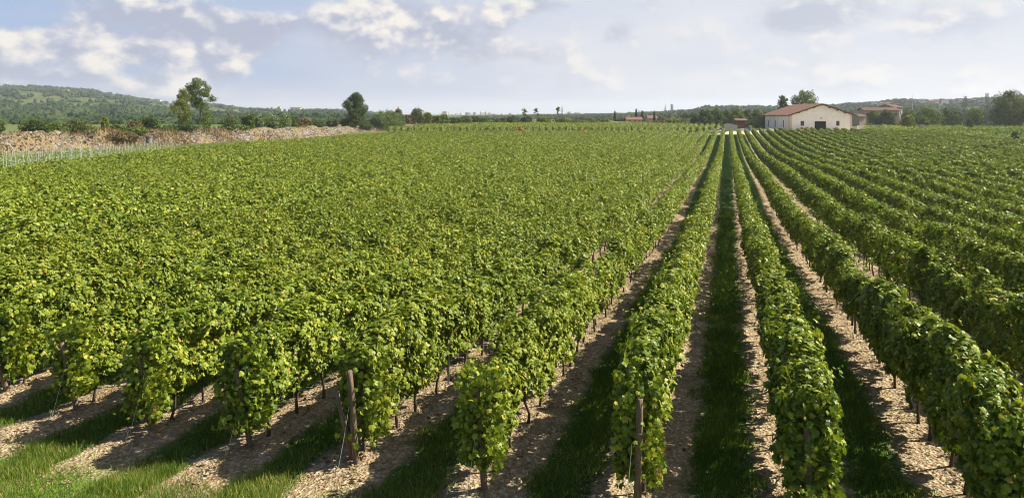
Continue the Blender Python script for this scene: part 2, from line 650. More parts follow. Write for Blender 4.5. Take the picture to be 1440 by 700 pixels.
xs = np.concatenate([-np.geomspace(7000, 260, 16)[:-1], axis_vals([(-260, -70, 6), (-70, -24, 2.0), (-24, 14, .5), (14, 40, 1.5), (40, 260, 6)]), np.geomspace(300, 7000, 14)])
ys = np.concatenate([[-1500, -600, -250], axis_vals([(-120, -20, 10), (-20, 4, 2), (4, 26, .4), (26, 60, 1.5), (60, 420, 5)]), np.geomspace(460, 7500, 18)])
XX, YY = np.meshgrid(xs, ys)
ZZ = G(XX, YY)
near = (np.abs(XX) < 40) & (YY < 60)
ZZ = ZZ + np.where(near, (vn(XX * 1.7, YY * 1.7, 3) - .5) * .10 + (vn(XX * .6, YY * .6, 4) - .5) * .10, 0)
uu = np.abs(((XX / S + KC + .5 + 200) % 1) - .5) * S
ZZ = ZZ + np.where(near, .06 * np.exp(-(uu / .5) ** 2), 0)
V = np.stack([XX, YY, ZZ], -1).reshape(-1, 3)
ny, nx = XX.shape
idx = np.arange(nx * ny).reshape(ny, nx)
F = np.stack([idx[:-1, :-1], idx[:-1, 1:], idx[1:, 1:], idx[1:, :-1]], -1).reshape(-1, 4)
me = mesh_np('ground', V, F, M_ground, smooth=True)
fld = sstep(YY, 8.9 + 1.6 * (vn(XX * .8, YY * .5, 9) - .5), 9.9 + 1.6 * (vn(XX * .8, YY * .5, 9) - .5))
fld = fld * sstep(s_far(XX) + 1.5 - YY, -1, 1) * sstep(YY - s_near_left(XX) + 3, -1, 1)
dd = XX * FWD[0] + YY * FWD[1]
blk2 = sstep(dd, 272, 274) * sstep(-XX, 4, 8) * sstep(350 - dd, 0, 4)
rd = sstep(dd, 243.3, 245) * sstep(300 - dd, 0, 8) * sstep(XX, -6, 0) * sstep(70 - XX, 0, 10)
dist_track = (YY - s_far(XX))
rd = np.maximum(rd, sstep(dist_track, 1.0, 1.8) * sstep(5.0 - dist_track, 0, 1) * sstep(XX, 35, 42) * .8)
for nm, arr in (('field', np.maximum(fld, blk2)), ('road', rd)):
    a = me.attributes.new(nm, 'FLOAT', 'POINT')
    a.data.foreach_set('value', arr.ravel().astype(np.float32))
tag(obj('ground', me), kind='structure')

# rubble bank along the left and far side: (column, distance, top row)
bank_pts = [(-260, 112, 188), (-120, 128, 188), (0, 150, 187.5), (90, 168, 187.5), (170, 185, 186), (260, 208, 185.5), (340, 232, 182), (440, 262, 178),
            (520, 288, 179.5), (560, 305, 177), (640, 330, 174), (700, 352, 174), (780, 368, 172.5), (850, 376, 172.5), (930, 380, 173.5), (1000, 382, 176)]
bp_ = np.array([at(a, b, c) for a, b, c in bank_pts])
tt = np.linspace(0, len(bp_) - 1, 260)
bx = np.stack([np.interp(tt, np.arange(len(bp_)), bp_[:, i]) for i in range(3)], -1)
tg = np.gradient(bx[:, :2], axis=0)
tg /= np.linalg.norm(tg, axis=1)[:, None]
nrm = np.stack([tg[:, 1], -tg[:, 0]], -1)                          # towards the camera side
offs = np.array([7.0, 6.0, 5.0, 4.2, 3.4, 2.6, 1.8, 1.0, .3, -.6, -2, -4, -8, -14, -24, -40, -60])
hgt = np.array([0, .08, .22, .36, .52, .68, .82, .93, 1.0, 1.02, 1.0, .98, .96, .95, .9, .8, .0])
PX = bx[:, None, 0] + nrm[:, None, 0] * offs
PY = bx[:, None, 1] + nrm[:, None, 1] * offs
g0 = G(PX, PY)
top = bx[:, 2][:, None]
PZ = g0 - .25 + (top - g0 + .25) * hgt
PZ += (vn(PX * .33, PY * .33, 11) - .5) * 1.5 * np.clip(hgt * 2, 0, 1) * (hgt > 0) + (vn(PX * .9, PY * .9, 12) - .5) * .7 * (hgt > 0)
PZ = np.where(hgt == 0, g0 - .4, PZ)
nV = PX.shape
V = np.stack([PX, PY, PZ], -1).reshape(-1, 3)
idx = np.arange(nV[0] * nV[1]).reshape(nV)
F = np.stack([idx[:-1, :-1], idx[:-1, 1:], idx[1:, 1:], idx[1:, :-1]], -1).reshape(-1, 4)
tag(obj('embankment', mesh_np('embankment', V, F, M_bank, smooth=True)), kind='structure')


def bank_z(px, d):
    """height of the bank top at a column"""
    c = [b[0] for b in bank_pts]
    return float(np.interp(px, c, bp_[:, 2]))


def bank_d(px):
    return float(np.interp(px, [b[0] for b in bank_pts], [b[1] for b in bank_pts]))


# hills: silhouette rows of the left hill and the right-hand ridges, given real distances
hl = np.array([(-500, 106), (-260, 112), (0, 121), (40, 122), (85, 125), (130, 128), (160, 134), (200, 141), (250, 148), (300, 149), (345, 155), (400, 156.5), (480, 157), (520, 159.5), (560, 162), (620, 168), (700, 172), (1900, 180)])
hr = np.array([(-500, 180), (560, 172), (640, 167), (700, 165), (760, 162.5), (860, 161.5), (930, 160), (975, 157.5), (995, 152.5), (1040, 153), (1100, 153), (1170, 151), (1225, 147), (1262, 142), (1300, 145), (1380, 142), (1440, 138), (1650, 130), (1900, 126)])


def hill_z(px, d):
    px = np.asarray(px, float)
    d = np.asarray(d, float)
    yl = np.interp(px, hl[:, 0], hl[:, 1])
    yr = np.interp(px, hr[:, 0], hr[:, 1])
    zl = CAMZ - (yl - HOR) / FPX * 2300
    zr = CAMZ - (yr - HOR) / FPX * 1500
    tl = np.clip((d - 900) / 1400, 0, 1)
    tr = np.clip((d - 620) / 880, 0, 1)
    z1 = -3 + (zl + 3) * (tl ** .85) * (1 - .15 * np.sin(tl * pi * 3) * (1 - tl) * 1.2)
    z1 = z1 - np.clip((d - 2300) / 2000, 0, 1) * (zl + 3) * .5
    z2 = -3 + (zr + 3) * tr ** 1.1 - np.clip((d - 1500) / 1400, 0, 1) * (zr + 3) * .6
    wob = (vn(px / 60, d / 120, 21) - .5) * 7 * np.clip((d - 900) / 500, 0, 1) * np.clip(1.2 - np.abs(d - 1700) / 900, 0, 1)
    return np.maximum(z1 + wob * (px < 640), z2)


hpx = np.linspace(-500, 1900, 241)
hd = np.concatenate([np.linspace(560, 2500, 60), [2800, 3300, 4200]])
HP, HD = np.meshgrid(hpx, hd)
HZ = hill_z(HP, HD)
hx = RGT[0] * (HP - 720) / FPX * HD + FWD[0] * HD
hy = RGT[1] * (HP - 720) / FPX * HD + FWD[1] * HD
HZ = np.where(HD < 600, -6, HZ)
V = np.stack([hx, hy, HZ], -1).reshape(-1, 3)
idx = np.arange(V.shape[0]).reshape(HP.shape)
F = np.stack([idx[:-1, :-1], idx[:-1, 1:], idx[1:, 1:], idx[1:, :-1]], -1).reshape(-1, 4)
tag(obj('hills', mesh_np('hills', V, F, M_hill, smooth=True)), kind='structure')

# ------------------------------------------------------------------ scattered geometry
LEAF_V = np.array([(0, .36, .03), (0, 0, -.02), (-.22, -.13, -.05), (-.50, .06, -.10), (-.42, .30, -.03), (-.56, .58, -.14), (-.24, .62, -.03), (0, 1.0, -.16),
                   (.24, .62, -.03), (.56, .58, -.14), (.42, .30, -.03), (.50, .06, -.10), (.22, -.13, -.05)])
LEAF_F = np.array([(0, i, i + 1) for i in range(1, 12)] + [(0, 12, 1)])
DIA_V = np.array([(0, 0, -.04), (.5, .42, .06), (0, 1.0, -.12), (-.5, .42, .06)])
DIA_F = np.array([(0, 1, 2), (0, 2, 3)])
QUAD_F = np.array([(0, 1, 2, 3)])
BLADE_V = np.array([(-.5, 0, 0), (.5, 0, 0), (.36, .55, .10), (-.36, .55, .10), (0, 1, .34)])
BLADE_F = np.array([(0, 1, 2), (0, 2, 3), (3, 2, 4)])
OCT_V = np.array([(1, 0, 0), (0, 1, 0), (-1, 0, 0), (0, -1, 0), (0, 0, 1), (0, 0, -1)], float)
OCT_F = np.array([(0, 1, 4), (1, 2, 4), (2, 3, 4), (3, 0, 4), (1, 0, 5), (2, 1, 5), (3, 2, 5), (0, 3, 5)])


def unit(a):
    return a / (np.linalg.norm(a, axis=-1, keepdims=True) + 1e-9)


def cards(P, N, T, size, TV, TF, tone, wid=None):
    """place a template blade at every point: N normal, T tip direction"""
    N = unit(N)
    Y = unit(T - (T * N).sum(-1, keepdims=True) * N)
    X = np.cross(Y, N)
    size = np.broadcast_to(np.asarray(size, float), (len(P),))
    wid = size if wid is None else np.broadcast_to(np.asarray(wid, float), (len(P),))
    Vv = (P[:, None, :] + (wid[:, None] * TV[:, 0])[..., None] * X[:, None, :] + (size[:, None] * TV[:, 1])[..., None] * Y[:, None, :]
          + (size[:, None] * TV[:, 2])[..., None] * N[:, None, :])
    m = len(TV)
    Ff = (np.arange(len(P)) * m)[:, None, None] + TF[None]
    return Vv.reshape(-1, 3), Ff.reshape(-1, TF.shape[1]), np.repeat(tone, len(TF))


def join(parts):
    Vs, Fs, Ts, n = [], [], [], 0
    for v, f, t in parts:
        Vs.append(v)
        Fs.append(f + n)
        Ts.append(t)
        n += len(v)
    return np.concatenate(Vs), np.concatenate(Fs), np.concatenate(Ts)


def canopy_points(rng, s, s0, s1, seed):
    """points on the outside of a trellised hedge; returns offset x, height, normal"""
    n = len(s)
    u = rng.random(n)
    side = rng.random(n)
    hb = .74 + .34 * (vn(s * .8, 0, seed) - .5) + .22 * (vn(s * 3.1, 3, seed) - .5)
    hb -= .38 * np.exp(-((s - s0) / .8) ** 2)
    ht = 2.20 + .42 * (vn(s * .55, 7, seed) - .5) + .36 * (vn(s * 1.9, 9, seed) - .5)
    wv = .30 + .16 * (vn(s * .7, 5, seed) - .5)
    weak = sstep(vn(s * .33, 13, seed), .74, .90)
    ht = ht - .55 * weak
    wv = wv * (1 - .35 * weak)
    x = np.zeros(n)
    h = np.zeros(n)
    N = np.zeros((n, 3))
    L = side < .42
    R = side > .60
    Tm = ~(L | R)
    for m_, sg in ((L, -1), (R, 1)):
        hh = hb[m_] + (ht[m_] - hb[m_]) * u[m_] ** .92
        bump = (vn(s[m_] * 1.9, hh * 2.1 + sg * 31, seed) - .5) * .40 + (vn(s[m_] * 5, hh * 5 + sg * 11, seed) - .5) * .22
        prof = .72 + .36 * np.sin(np.clip((hh - hb[m_]) / (ht[m_] - hb[m_]), 0, 1) * pi * .82)
        x[m_] = sg * (wv[m_] * prof + bump)
        h[m_] = hh
        N[m_] = np.stack([np.full(m_.sum(), sg * 1.0), np.zeros(m_.sum()), np.full(m_.sum(), .38)], -1)
    x[Tm] = (2 * u[Tm] - 1) * wv[Tm] * .95
    h[Tm] = ht[Tm] + .10 - .30 * (2 * u[Tm] - 1) ** 2 + (vn(s[Tm] * 3, x[Tm] * 4, seed) - .5) * .3
    N[Tm] = (0, 0, 1.0)
    ins = np.abs(rng.normal(0, .20, n))
    x *= np.clip(1 - ins, .05, 1.3)
    h = np.where(Tm, h - ins * .5, h)
    return x, h, N


def foliage(seed, s0, s1, segs, mat, yscale=None, zfun=None, hs=1.0):
    """one row of vines from s0 to s1; segs = (from, to, leaves per metre, leaf size, template)"""
    rng = np.random.default_rng(seed)
    zf = zfun or (lambda y: gy(y))
    z0 = float(zf(np.array([s0]))[0])
    parts = []
    for (a, b, dens_, size, kind) in segs:
        a, b = max(a, s0), min(b, s1)
        if b <= a:
            continue
        n = int(dens_ * (b - a))
        s = rng.uniform(a, b, n)
        blend = .06 * (b - a)
        s = np.clip(s + np.where(rng.random(n) < .3, rng.normal(0, blend, n), 0), s0, s1)
        s = np.where((s <= s0 + 1e-6) | (s >= s1 - 1e-6), rng.uniform(a, b, n), s)
        # shoots bunch up into clumps along the wire
        s = s + .10 * np.sin(s * 2 * pi / .9 + 3 * vn(s * .3, 2, seed))
        x, h, N = canopy_points(rng, s, s0, s1, seed)
        gap = vn(s * 1.1, h * 1.5, seed + 40)
        keep = rng.random(n) < np.clip(.25 + gap * 1.5, 0, 1)
        s, x, h, N = s[keep], x[keep], h[keep], N[keep]
        n = len(s)
        endc = int(dens_ * .55) if a == s0 else 0
        P = np.stack([x, s - s0, h * hs + zf(s) - z0], -1)
        if endc:
            ex = rng.uniform(-.36, .36, endc)
            eh = rng.uniform(.5, 2.05, endc)
            ey = rng.normal(0, .16, endc) + .10
            P = np.concatenate([P, np.stack([ex, ey, eh * hs], -1)])
            N = np.concatenate([N, np.tile([0, -1.0, .35], (endc, 1))])
            n += endc
        fac = np.exp(rng.normal(-.05, .30, n))
        if kind == 'leaf' or (dens_ > 400 and b <= 95):   # free shoots sticking out
            k_ = int((b - a) * 9.0)
            ss = rng.uniform(a, b, k_)
            up = rng.random(k_) < .5
            sx, sh, sn = canopy_points(rng, ss, s0, s1, seed)
            dirv = np.where(up[:, None], np.stack([rng.normal(0, .45, k_), rng.normal(0, .5, k_), np.ones(k_)], -1),
                            np.stack([np.sign(sx) * 1.0, rng.normal(0, .6, k_), rng.normal(-.1, .5, k_)], -1))
            dirv = unit(dirv)
            sh = np.where(up, 2.06 + rng.random(k_) * .15, sh)
            ln = rng.uniform(.18, .62, k_)
            q = np.linspace(.1, 1, 7)
            sp_ = np.stack([sx, ss - s0, sh * hs + zf(ss) - z0], -1)[:, None] + dirv[:, None] * (ln[:, None] * q)[..., None]
            sp_[..., 2] -= (ln[:, None] * q ** 2) * .25
            sp_ = sp_.reshape(-1, 3) + rng.normal(0, .035, (k_ * 7, 3)) * (1 if kind == 'leaf' else 1.6)
            P = np.concatenate([P, sp_])
            N = np.concatenate([N, np.repeat(sn * .4 + np.array([0, 0, .7]), 7, axis=0)])
            n = len(P)
            fac = np.concatenate([fac, np.tile(1.15 - .75 * q, k_) * rng.uniform(.75, 1.2, k_ * 7)])
        N = N + rng.normal(0, .58 if size < .15 else .40, (n, 3))
        T = np.stack([rng.normal(0, .7, n), rng.normal(0, .8, n), rng.normal(-.75, .5, n)], -1)
        sz = size * np.clip(fac, .35, 1.7)
        hh = P[:, 2]
        tone = np.clip(rng.normal(.42, .17 if size < .15 else .12, n) + .16 * (vn(P[:, 1] * .35, hh, seed + 5) - .5) + np.where(rng.random(n) < .045, rng.uniform(.25, .5, n), 0), 0, 1)
        tv, tf = (LEAF_V, LEAF_F) if kind == 'leaf' else (DIA_V, DIA_F)
        parts.append(cards(P, N, T, sz, tv, tf, tone))
    Vv, Ff, Tt = join(parts)
    return mesh_np('foliage', Vv, Ff, mat, Tt)


def crown_mesh(rng, blobs_, n, leaf, mat, tipdown=.3, up=.4, inner=.30, name='crown', elong=1.0, ztop=None):
    """leaf clumps on and in overlapping blobs: (centre, radii)"""
    c = np.array([b[0] for b in blobs_], float)
    r = np.array([b[1] for b in blobs_], float)
    wgt = (r[:, 0] * r[:, 2]) ** 1.0
    k = rng.choice(len(c), n, p=wgt / wgt.sum())
    dirs = unit(rng.normal(0, 1, (n, 3)))
    rad = 1 - np.abs(rng.normal(0, inner, n))
    rad *= .80 + .45 * vn(dirs[:, 0] * 2 + k * 3.1, dirs[:, 1] * 2 + dirs[:, 2] * 2, 7)
    P = c[k] + dirs * r[k] * rad[:, None]
    if ztop:
        P[:, 2] *= (ztop - leaf * .3) / np.quantile(P[:, 2], .99)
    N = dirs + np.array([0, 0, up]) + rng.normal(0, .55, (n, 3))
    T = np.stack([rng.normal(0, .6, n), rng.normal(0, .6, n), rng.normal(-tipdown, .5, n)], -1)
    tone = np.clip(rng.normal(.45, .2, n) + (vn(P[:, 0] * .8, P[:, 2] * .8 + P[:, 1] * .5, 3) - .5) * .4, 0, 1)
    v, f, t = cards(P, N, T, leaf * elong * rng.uniform(.6, 1.35, n), DIA_V, DIA_F, tone, wid=leaf * rng.uniform(.6, 1.35, n))
    return mesh_np(name, v, f, mat, t)


def tree(name, label, cat, base, h, wdt, trunk_r, leaf, n, mat, seed, crown0=.25, nblob=14, group=None, lean=0.0, top=.75, trunk_name='trunk', asym=0.0, cone=False):
    """trunk with limbs reaching into an uneven leafy crown"""
    rng = np.random.default_rng(seed)
    root = empty(name, base, 0)
    tag(root, label, cat, group)
    bl = []
    for i in range(nblob):
        q = (i + .5) / nblob
        z = h * (crown0 + (1 - crown0) * q * .93)
        env = math.sin(min(1, q * .85 + .12) * pi) ** .7
        if cone:
            env = 1.12 * (1.02 - q) ** .55
        a = i * 2.4 + rng.uniform(-.4, .4)
        off = wdt * .5 * env * rng.uniform(.25, .85)
        rr = wdt * rng.uniform(.11, .27) * (.6 + .5 * env) * (.8 if cone else 1)
        bl.append(((off * cos(a) + lean * z + asym * wdt * (q - .5), off * sin(a), z), (rr, rr, rr * rng.uniform(.65, .95))))
    obj('crown', crown_mesh(rng, bl, n, leaf, mat, ztop=h), root)
    mb = MB()
    zz = np.linspace(-.3, h * top, 7)
    tp = np.stack([lean * zz + np.cumsum(rng.normal(0, .012 * h, 7)), np.cumsum(rng.normal(0, .012 * h, 7)), zz], -1)
    mb.tube(tp, np.linspace(trunk_r * 1.25, trunk_r * .3, 7), 7)
    for i, (c, r) in enumerate(bl[::2]):
        z0 = max(h * .12, c[2] * .62)
        p0 = np.array([np.interp(z0, zz, tp[:, 0]), np.interp(z0, zz, tp[:, 1]), z0])
        p2 = np.array(c)
        mid = (p0 + p2) / 2 + np.array([0, 0, .04 * h])
        mb.tube([p0, mid, p2], [trunk_r * .45, trunk_r * .3, trunk_r * .12], 5)
    obj(trunk_name, mb.mesh(trunk_name, M_trunk, True), root)
    return root


def shrub(name, label, base, wdt, h, leaf, n, mat, seed, group=None, cat='shrub', elong=1.0, up=.4, tipdown=.3, nb=7):
    rng = np.random.default_rng(seed)
    root = empty(name, base)
    tag(root, label, cat, group)
    bl = []
    for i in range(nb):
        a = rng.uniform(0, 2 * pi)
        q = rng.uniform(0, .8)
        z = h * (.28 + .5 * rng.random() * (1 - q * .6))
        rr = wdt * rng.uniform(.20, .34)
        bl.append(((wdt * .40 * q * cos(a), wdt * .40 * q * sin(a), z), (rr, rr, min(h - z, h * .42) * rng.uniform(.8, 1.1))))
    obj('leaves', crown_mesh(rng, bl, n, leaf, mat, tipdown, up, name='leaves', elong=elong, ztop=h), root)
    mb = MB()
    for i in range(5):
        c = np.array(bl[i % nb][0])
        p0 = np.array([rng.normal(0, .08 * wdt), rng.normal(0, .08 * wdt), -.35])
        mb.tube([p0, (p0 + c) / 2 + rng.normal(0, .05 * wdt, 3), c], [.07, .05, .02], 4)
    obj('stems', mb.mesh('stems', M_trunk), root)
    return root


# ------------------------------------------------------------------ vine rows
L_END = 256.0
segN = [(S0, 26, 2600, .083, 'leaf'), (26, 45, 1150, .106, 'dia'), (45, 90, 480, .162, 'dia'), (90, 170, 310, .205, 'dia'), (170, L_END, 190, .265, 'dia')]
segM = [(S0, 70, 430, .162, 'dia'), (70, 140, 320, .20, 'dia'), (140, L_END, 190, .265, 'dia')]
varN = [foliage(100 + i, S0, L_END, segN, M_vine) for i in range(4)]
varM = [foliage(200 + i, S0, L_END, segM, M_vine) for i in range(4)]
varL = [foliage(250 + i, S0, L_END, segM, M_vine, zfun=gyl) for i in range(4)]


def trunk_mesh(seed):
    rng = np.random.default_rng(seed)
    mb = MB()
    zz = np.array([-.08, .08, .3, .55, .8, 1.05])
    p = np.stack([np.cumsum(rng.normal(0, .022, 6)), np.cumsum(rng.normal(0, .03, 6)), zz], -1)
    mb.tube(p, [.045, .034, .026, .027, .03, .018], 6)
    mb.tube([p[4], p[4] + np.array([.02, .2, .08]), p[4] + np.array([0, .48, .10])], [.022, .016, .012], 5)
    return mb.mesh('trunk', M_bark, True)


TRUNKS = [trunk_mesh(i) for i in range(6)]


def bunch_mesh(seed):
    rng = np.random.default_rng(seed)
    mb = MB()
    for i in range(34):
        z = -rng.random() * .20
        r = .062 * (1 + z / .26)
        a = rng.uniform(0, 2 * pi)
        q = r * rng.uniform(.35, 1)
        mb.ball((q * cos(a), q * sin(a), z), .0165, 6, 4)
    return mb.mesh('grape_bunch', M_grape, True)


BUNCH = [bunch_mesh(i) for i in range(3)]

ORD = ['zeroth', 'first', 'second', 'third', 'fourth', 'fifth', 'sixth', 'seventh', 'eighth', 'ninth', 'tenth', 'eleventh', 'twelfth', 'thirteenth', 'fourteenth',
       'fifteenth', 'sixteenth', 'seventeenth', 'eighteenth', 'nineteenth', 'twentieth', 'twenty-first', 'twenty-second', 'twenty-third', 'twenty-fourth',
       'twenty-fifth', 'twenty-sixth', 'twenty-seventh', 'twenty-eighth', 'twenty-ninth', 'thirtieth', 'thirty-first', 'thirty-second', 'thirty-third',
       'thirty-fourth', 'thirty-fifth', 'thirty-sixth', 'thirty-seventh', 'thirty-eighth', 'thirty-ninth', 'fortieth', 'forty-first', 'forty-second',
       'forty-third', 'forty-fourth', 'forty-fifth', 'forty-sixth', 'forty-seventh', 'forty-eighth']
S_START = {3: 11.2, 2: 11.0, 1: 10.65, 0: 10.65, -1: 10.9, -2: 11.15, -3: 11.3, -4: 11.65, -5: 11.95, -6: 12.2, -7: 12.4, -8: 12.7}
FRONT = {3: -.4, 2: -.12, 1: .06, 0: -.22, -1: .10, -2: -.30, -3: -.32, -4: -.25, -5: -.12}
ROWLAB = {1: 'narrow sunlit vine row running almost straight away, weathered post at its near end',
          2: 'vine row with shaggy shoots spilling over its near post, beside a sunlit dirt strip',
          3: 'broad vine row with dark left flank leaving the bottom right corner',
          0: 'vine row ending in a short post with dark grapes, left of the straight row',
          -1: 'vine row ending in a tall bare-topped post, two rows left of the straight row',
          -2: 'yellow flecked vine row ending over a dark leaning post with a slack wire',
          -3: 'leafy vine row whose dark post stands among hanging grapes, near the left corner',
          -4: 'vine row ending in a pale stub post beside a hooked wire, far left foreground',
          -5: 'vine row at the left picture edge ending in a pale leaning post'}


def row_label(k):
    if k in ROWLAB:
        return ROWLAB[k]
    if k > 3:
        return 'green vine row, %s to the right of the row that runs straight away' % ORD[k - 1]
    return 'vine row merging into the leafy mass, %s to the left of the straight row' % ORD[1 - k]


wire_cache = {}
k_lo, k_hi = -44, 29
for k in range(k_lo, k_hi + 1):
    x = lat(k)
    s0 = S_START.get(k, S0)
    s1 = float(s_far(x))
    sn = float(s_near_left(x))
    z0 = float(gy(s0) + gx(x))
    if sn > S0 + 1 or k >= 18:
        # rows cut short by the field edge get foliage of their own length
        a = sn if sn > S0 + 1 else 70.0
        zf = gyl if k < 0 else gy
        if s1 - a < 8:
            continue
        root = empty('vine_row', (x, a, float(zf(a) + gx(x))))
        me = foliage(1000 + k, a, s1, [(a, 140, 300, .21, 'dia'), (140, s1, 190, .265, 'dia')], M_vine, zfun=zf)
        obj('foliage', me, root)
    else:
        root = empty('vine_row', (x, s0, z0))
        root.scale = (1, (s1 - s0) / (L_END - S0), 1)
        isN = -9 <= k <= 6
        if WX0 < x < WX1:                       # rows where the bowl runs out: foliage follows the ground under each
            root.scale = (1, 1, 1)
            wr = float(sstep(x, WX0, WX1))
            me = foliage(1500 + k, s0, s1, [(s0, 70, 400, .165, 'dia'), (70, 140, 300, .20, 'dia'), (140, s1, 180, .265, 'dia')], M_vine, zfun=lambda y: gy(y) * wr + gyl(y) * (1 - wr))
        else:
            me = (varN if isN else varL if x < WX0 else varM)[k % 4]
        obj('foliage', me, root, (0, FRONT.get(k, 0), 0))
    if k <= -1:
        root.scale.x = 1.13                     # the left-hand rows hang fuller
    tag(root, row_label(k), 'vine row', 'rows of grapevines in the vineyard')
    if -9 <= k <= 6:
        rng = np.random.default_rng(3000 + k)
        ysc = root.scale[1]
        nt = 46 if -6 <= k <= 4 else 26
        for i in range(nt):
            sy = .45 + i * .98 + rng.normal(0, .08)
            t_ = obj('trunk', TRUNKS[rng.integers(6)], root, (rng.normal(0, .04), sy / ysc, float(gy(s0 + sy) - gy(s0))), (0, 0, rng.uniform(0, 6.28)))
        if -6 <= k <= 4:
            for i in range(9):
                sy = rng.uniform(.2, 14) if i > 2 else rng.uniform(.0, .7)
                obj('grape_bunch', BUNCH[rng.integers(3)], root, (rng.uniform(-.3, .3), sy / ysc, float(gy(s0 + sy) - gy(s0)) + rng.uniform(.66, .98)), (0, 0, rng.uniform(0, 6)))
            mb = MB()
            for hz in (.85, 1.35):
                yy = np.array([-.1, 6, 12, 20, 30])
                mb.tube(np.stack([yy * 0, yy, gy(s0 + yy) - gy(s0) + hz], -1), .004, 4)
            obj('trellis_wire', mb.mesh('trellis_wire', M_wire), root)

# second block of rows beyond the far headland
n_blk = 0
for k in range(-50, 1):
    x = lat(k)
    a = (272 + x * .3007) / .9537
    b = (348 + x * .3007) / .9537
    zf = lambda y, x=x: G(np.full(np.shape(y), x), y)
    root = empty('vine_row', (x, a, float(zf(np.array([a]))[0])))
    obj('foliage', foliage(5000 + k, a, b, [(a, b, 100, .36, 'dia')], M_vine, zfun=zf), root)
    tag(root, 'far vine row beyond the headland, its dark end facing the big field', 'vine row', 'far block of vine rows beyond the headland')

# ------------------------------------------------------------------ end posts, guy wires, metal stakes
def post_mesh(seed, ln):
    rng = np.random.default_rng(seed)
    mb = MB()
    zz = np.linspace(-.25, ln, 9)
    p = np.stack([np.cumsum(rng.normal(0, .006, 9)), np.cumsum(rng.normal(0, .006, 9)), zz], -1)
    mb.tube(p, np.linspace(.060, .050, 9) * rng.uniform(.94, 1.06, 9), 12)
    return mb


POSTLAB = {-6: None, -5: 'pale round post leaning out of the leaves at the left picture edge', -4: 'short pale post under hanging leaves with a hooked wire on its left',
           -3: 'dark wooden post half buried in leaves and grapes with a thin stick beside it', -2: 'thick dark post leaning over with a slack wire from its top',
           -1: 'tall weathered post with sawn top standing clear of the leaves, dark brace behind', 0: 'short brown post beneath a bunch of dark grapes at the bottom centre',
           1: 'weathered post in front of the straight vine row, wire down its face', 2: 'post wrapped in shaggy leaves at the bottom, right of the sunlit dirt strip',
           3: 'shaded post hidden under the broad row in the bottom right corner'}
for k in range(-5, 4):
    rng = np.random.default_rng(700 + k)
    x = lat(k)
    s0 = S_START.get(k, S0) - .05
    zb = float(gy(s0) + gx(x))
    ln = {-1: 1.82, 1: 1.85, 2: 1.6, 3: 1.5}.get(k, 1.7)
    root = empty('wooden_post', (x, s0, zb))
    root.rotation_euler = (radians({-2: 14, -5: 15, -4: 12, -3: 11, -1: 9}.get(k, 6)), radians(rng.uniform(-2, 2)), 0)
    tag(root, POSTLAB[k], 'post', 'wooden end posts of the vine rows')
    post_mesh(800 + k, ln).build('shaft', M_post, root, smooth=True)
    mb = MB()
    th = np.linspace(0, 2 * pi, 17)
    for hz in (.82, 1.3):
        mb.tube(np.stack([.064 * np.cos(th), .064 * np.sin(th), hz + .008 * th / 6], -1), .003, 4)
    obj('wire_loop', mb.mesh('wire_loop', M_pylon), root)
    if k == -1 or k == -3:
        o_ = MB()
        o_.tube([(0, 0, -.2), (.02, 0, .7), (0, .03, 1.45)], [.055, .05, .045], 8)
        br = empty('brace_stick', (x - .16, s0 + .10, zb))
        br.rotation_euler = (radians(16), radians(-4), 0)
        o_.build('stick', M_post, br, smooth=True)
        COL.objects.unlink(br) if False else None
        st = [c for c in br.children][0]
        st.parent = None
        st.name = 'brace_stick'
        st.location = br.location
        st.rotation_euler = br.rotation_euler
        bpy.data.objects.remove(br)
        tag(st, 'thin dark brace stick crossing behind the tall bare-topped post' if k == -1 else 'thin dark stick leaning beside the half buried dark post', 'stick')

GUYLAB = {-4: 'hooked guy wire pegged left of the short pale post', -3: 'thin guy wire pegged in the dirt left of the half buried dark post',
          -2: 'slack guy wire hanging from the thick leaning post to the ground', -1: 'guy wire with dangling end from the tall bare-topped post',
          0: 'thin taut guy wire left of the short brown post with grapes', 1: 'guy wire running straight down the post of the straight row'}
for k, lb in GUYLAB.items():
    x = lat(k)
    s0 = S_START.get(k, S0)
    p1 = np.array([x - .05, s0 - .26, float(gy(s0) + gx(x)) + 1.15])
    p0 = np.array([x - .12, s0 - .58, float(gy(s0 - .58) + gx(x)) - .02])
    q = np.linspace(0, 1, 9)[:, None]
    pts = p0 + (p1 - p0) * q
    pts[:, 2] -= (.06 if k in (-2, -1) else .01) * np.sin(q[:, 0] * pi)
    mb = MB()
    mb.tube(pts, .005, 5)
    th = np.linspace(0, 2 * pi, 11)
    mb.tube(np.stack([p0[0] + .03 * np.cos(th), np.full(11, p0[1]), p0[2] + .22 + .03 * np.sin(th)], -1), .008, 5)
    mb.tube([p0 - [0, 0, .1], p0 + [0, 0, .20]], .011, 6)
    tag(mb.build('guy_wire', M_wire), lb, 'wire', 'guy wires at the row ends')

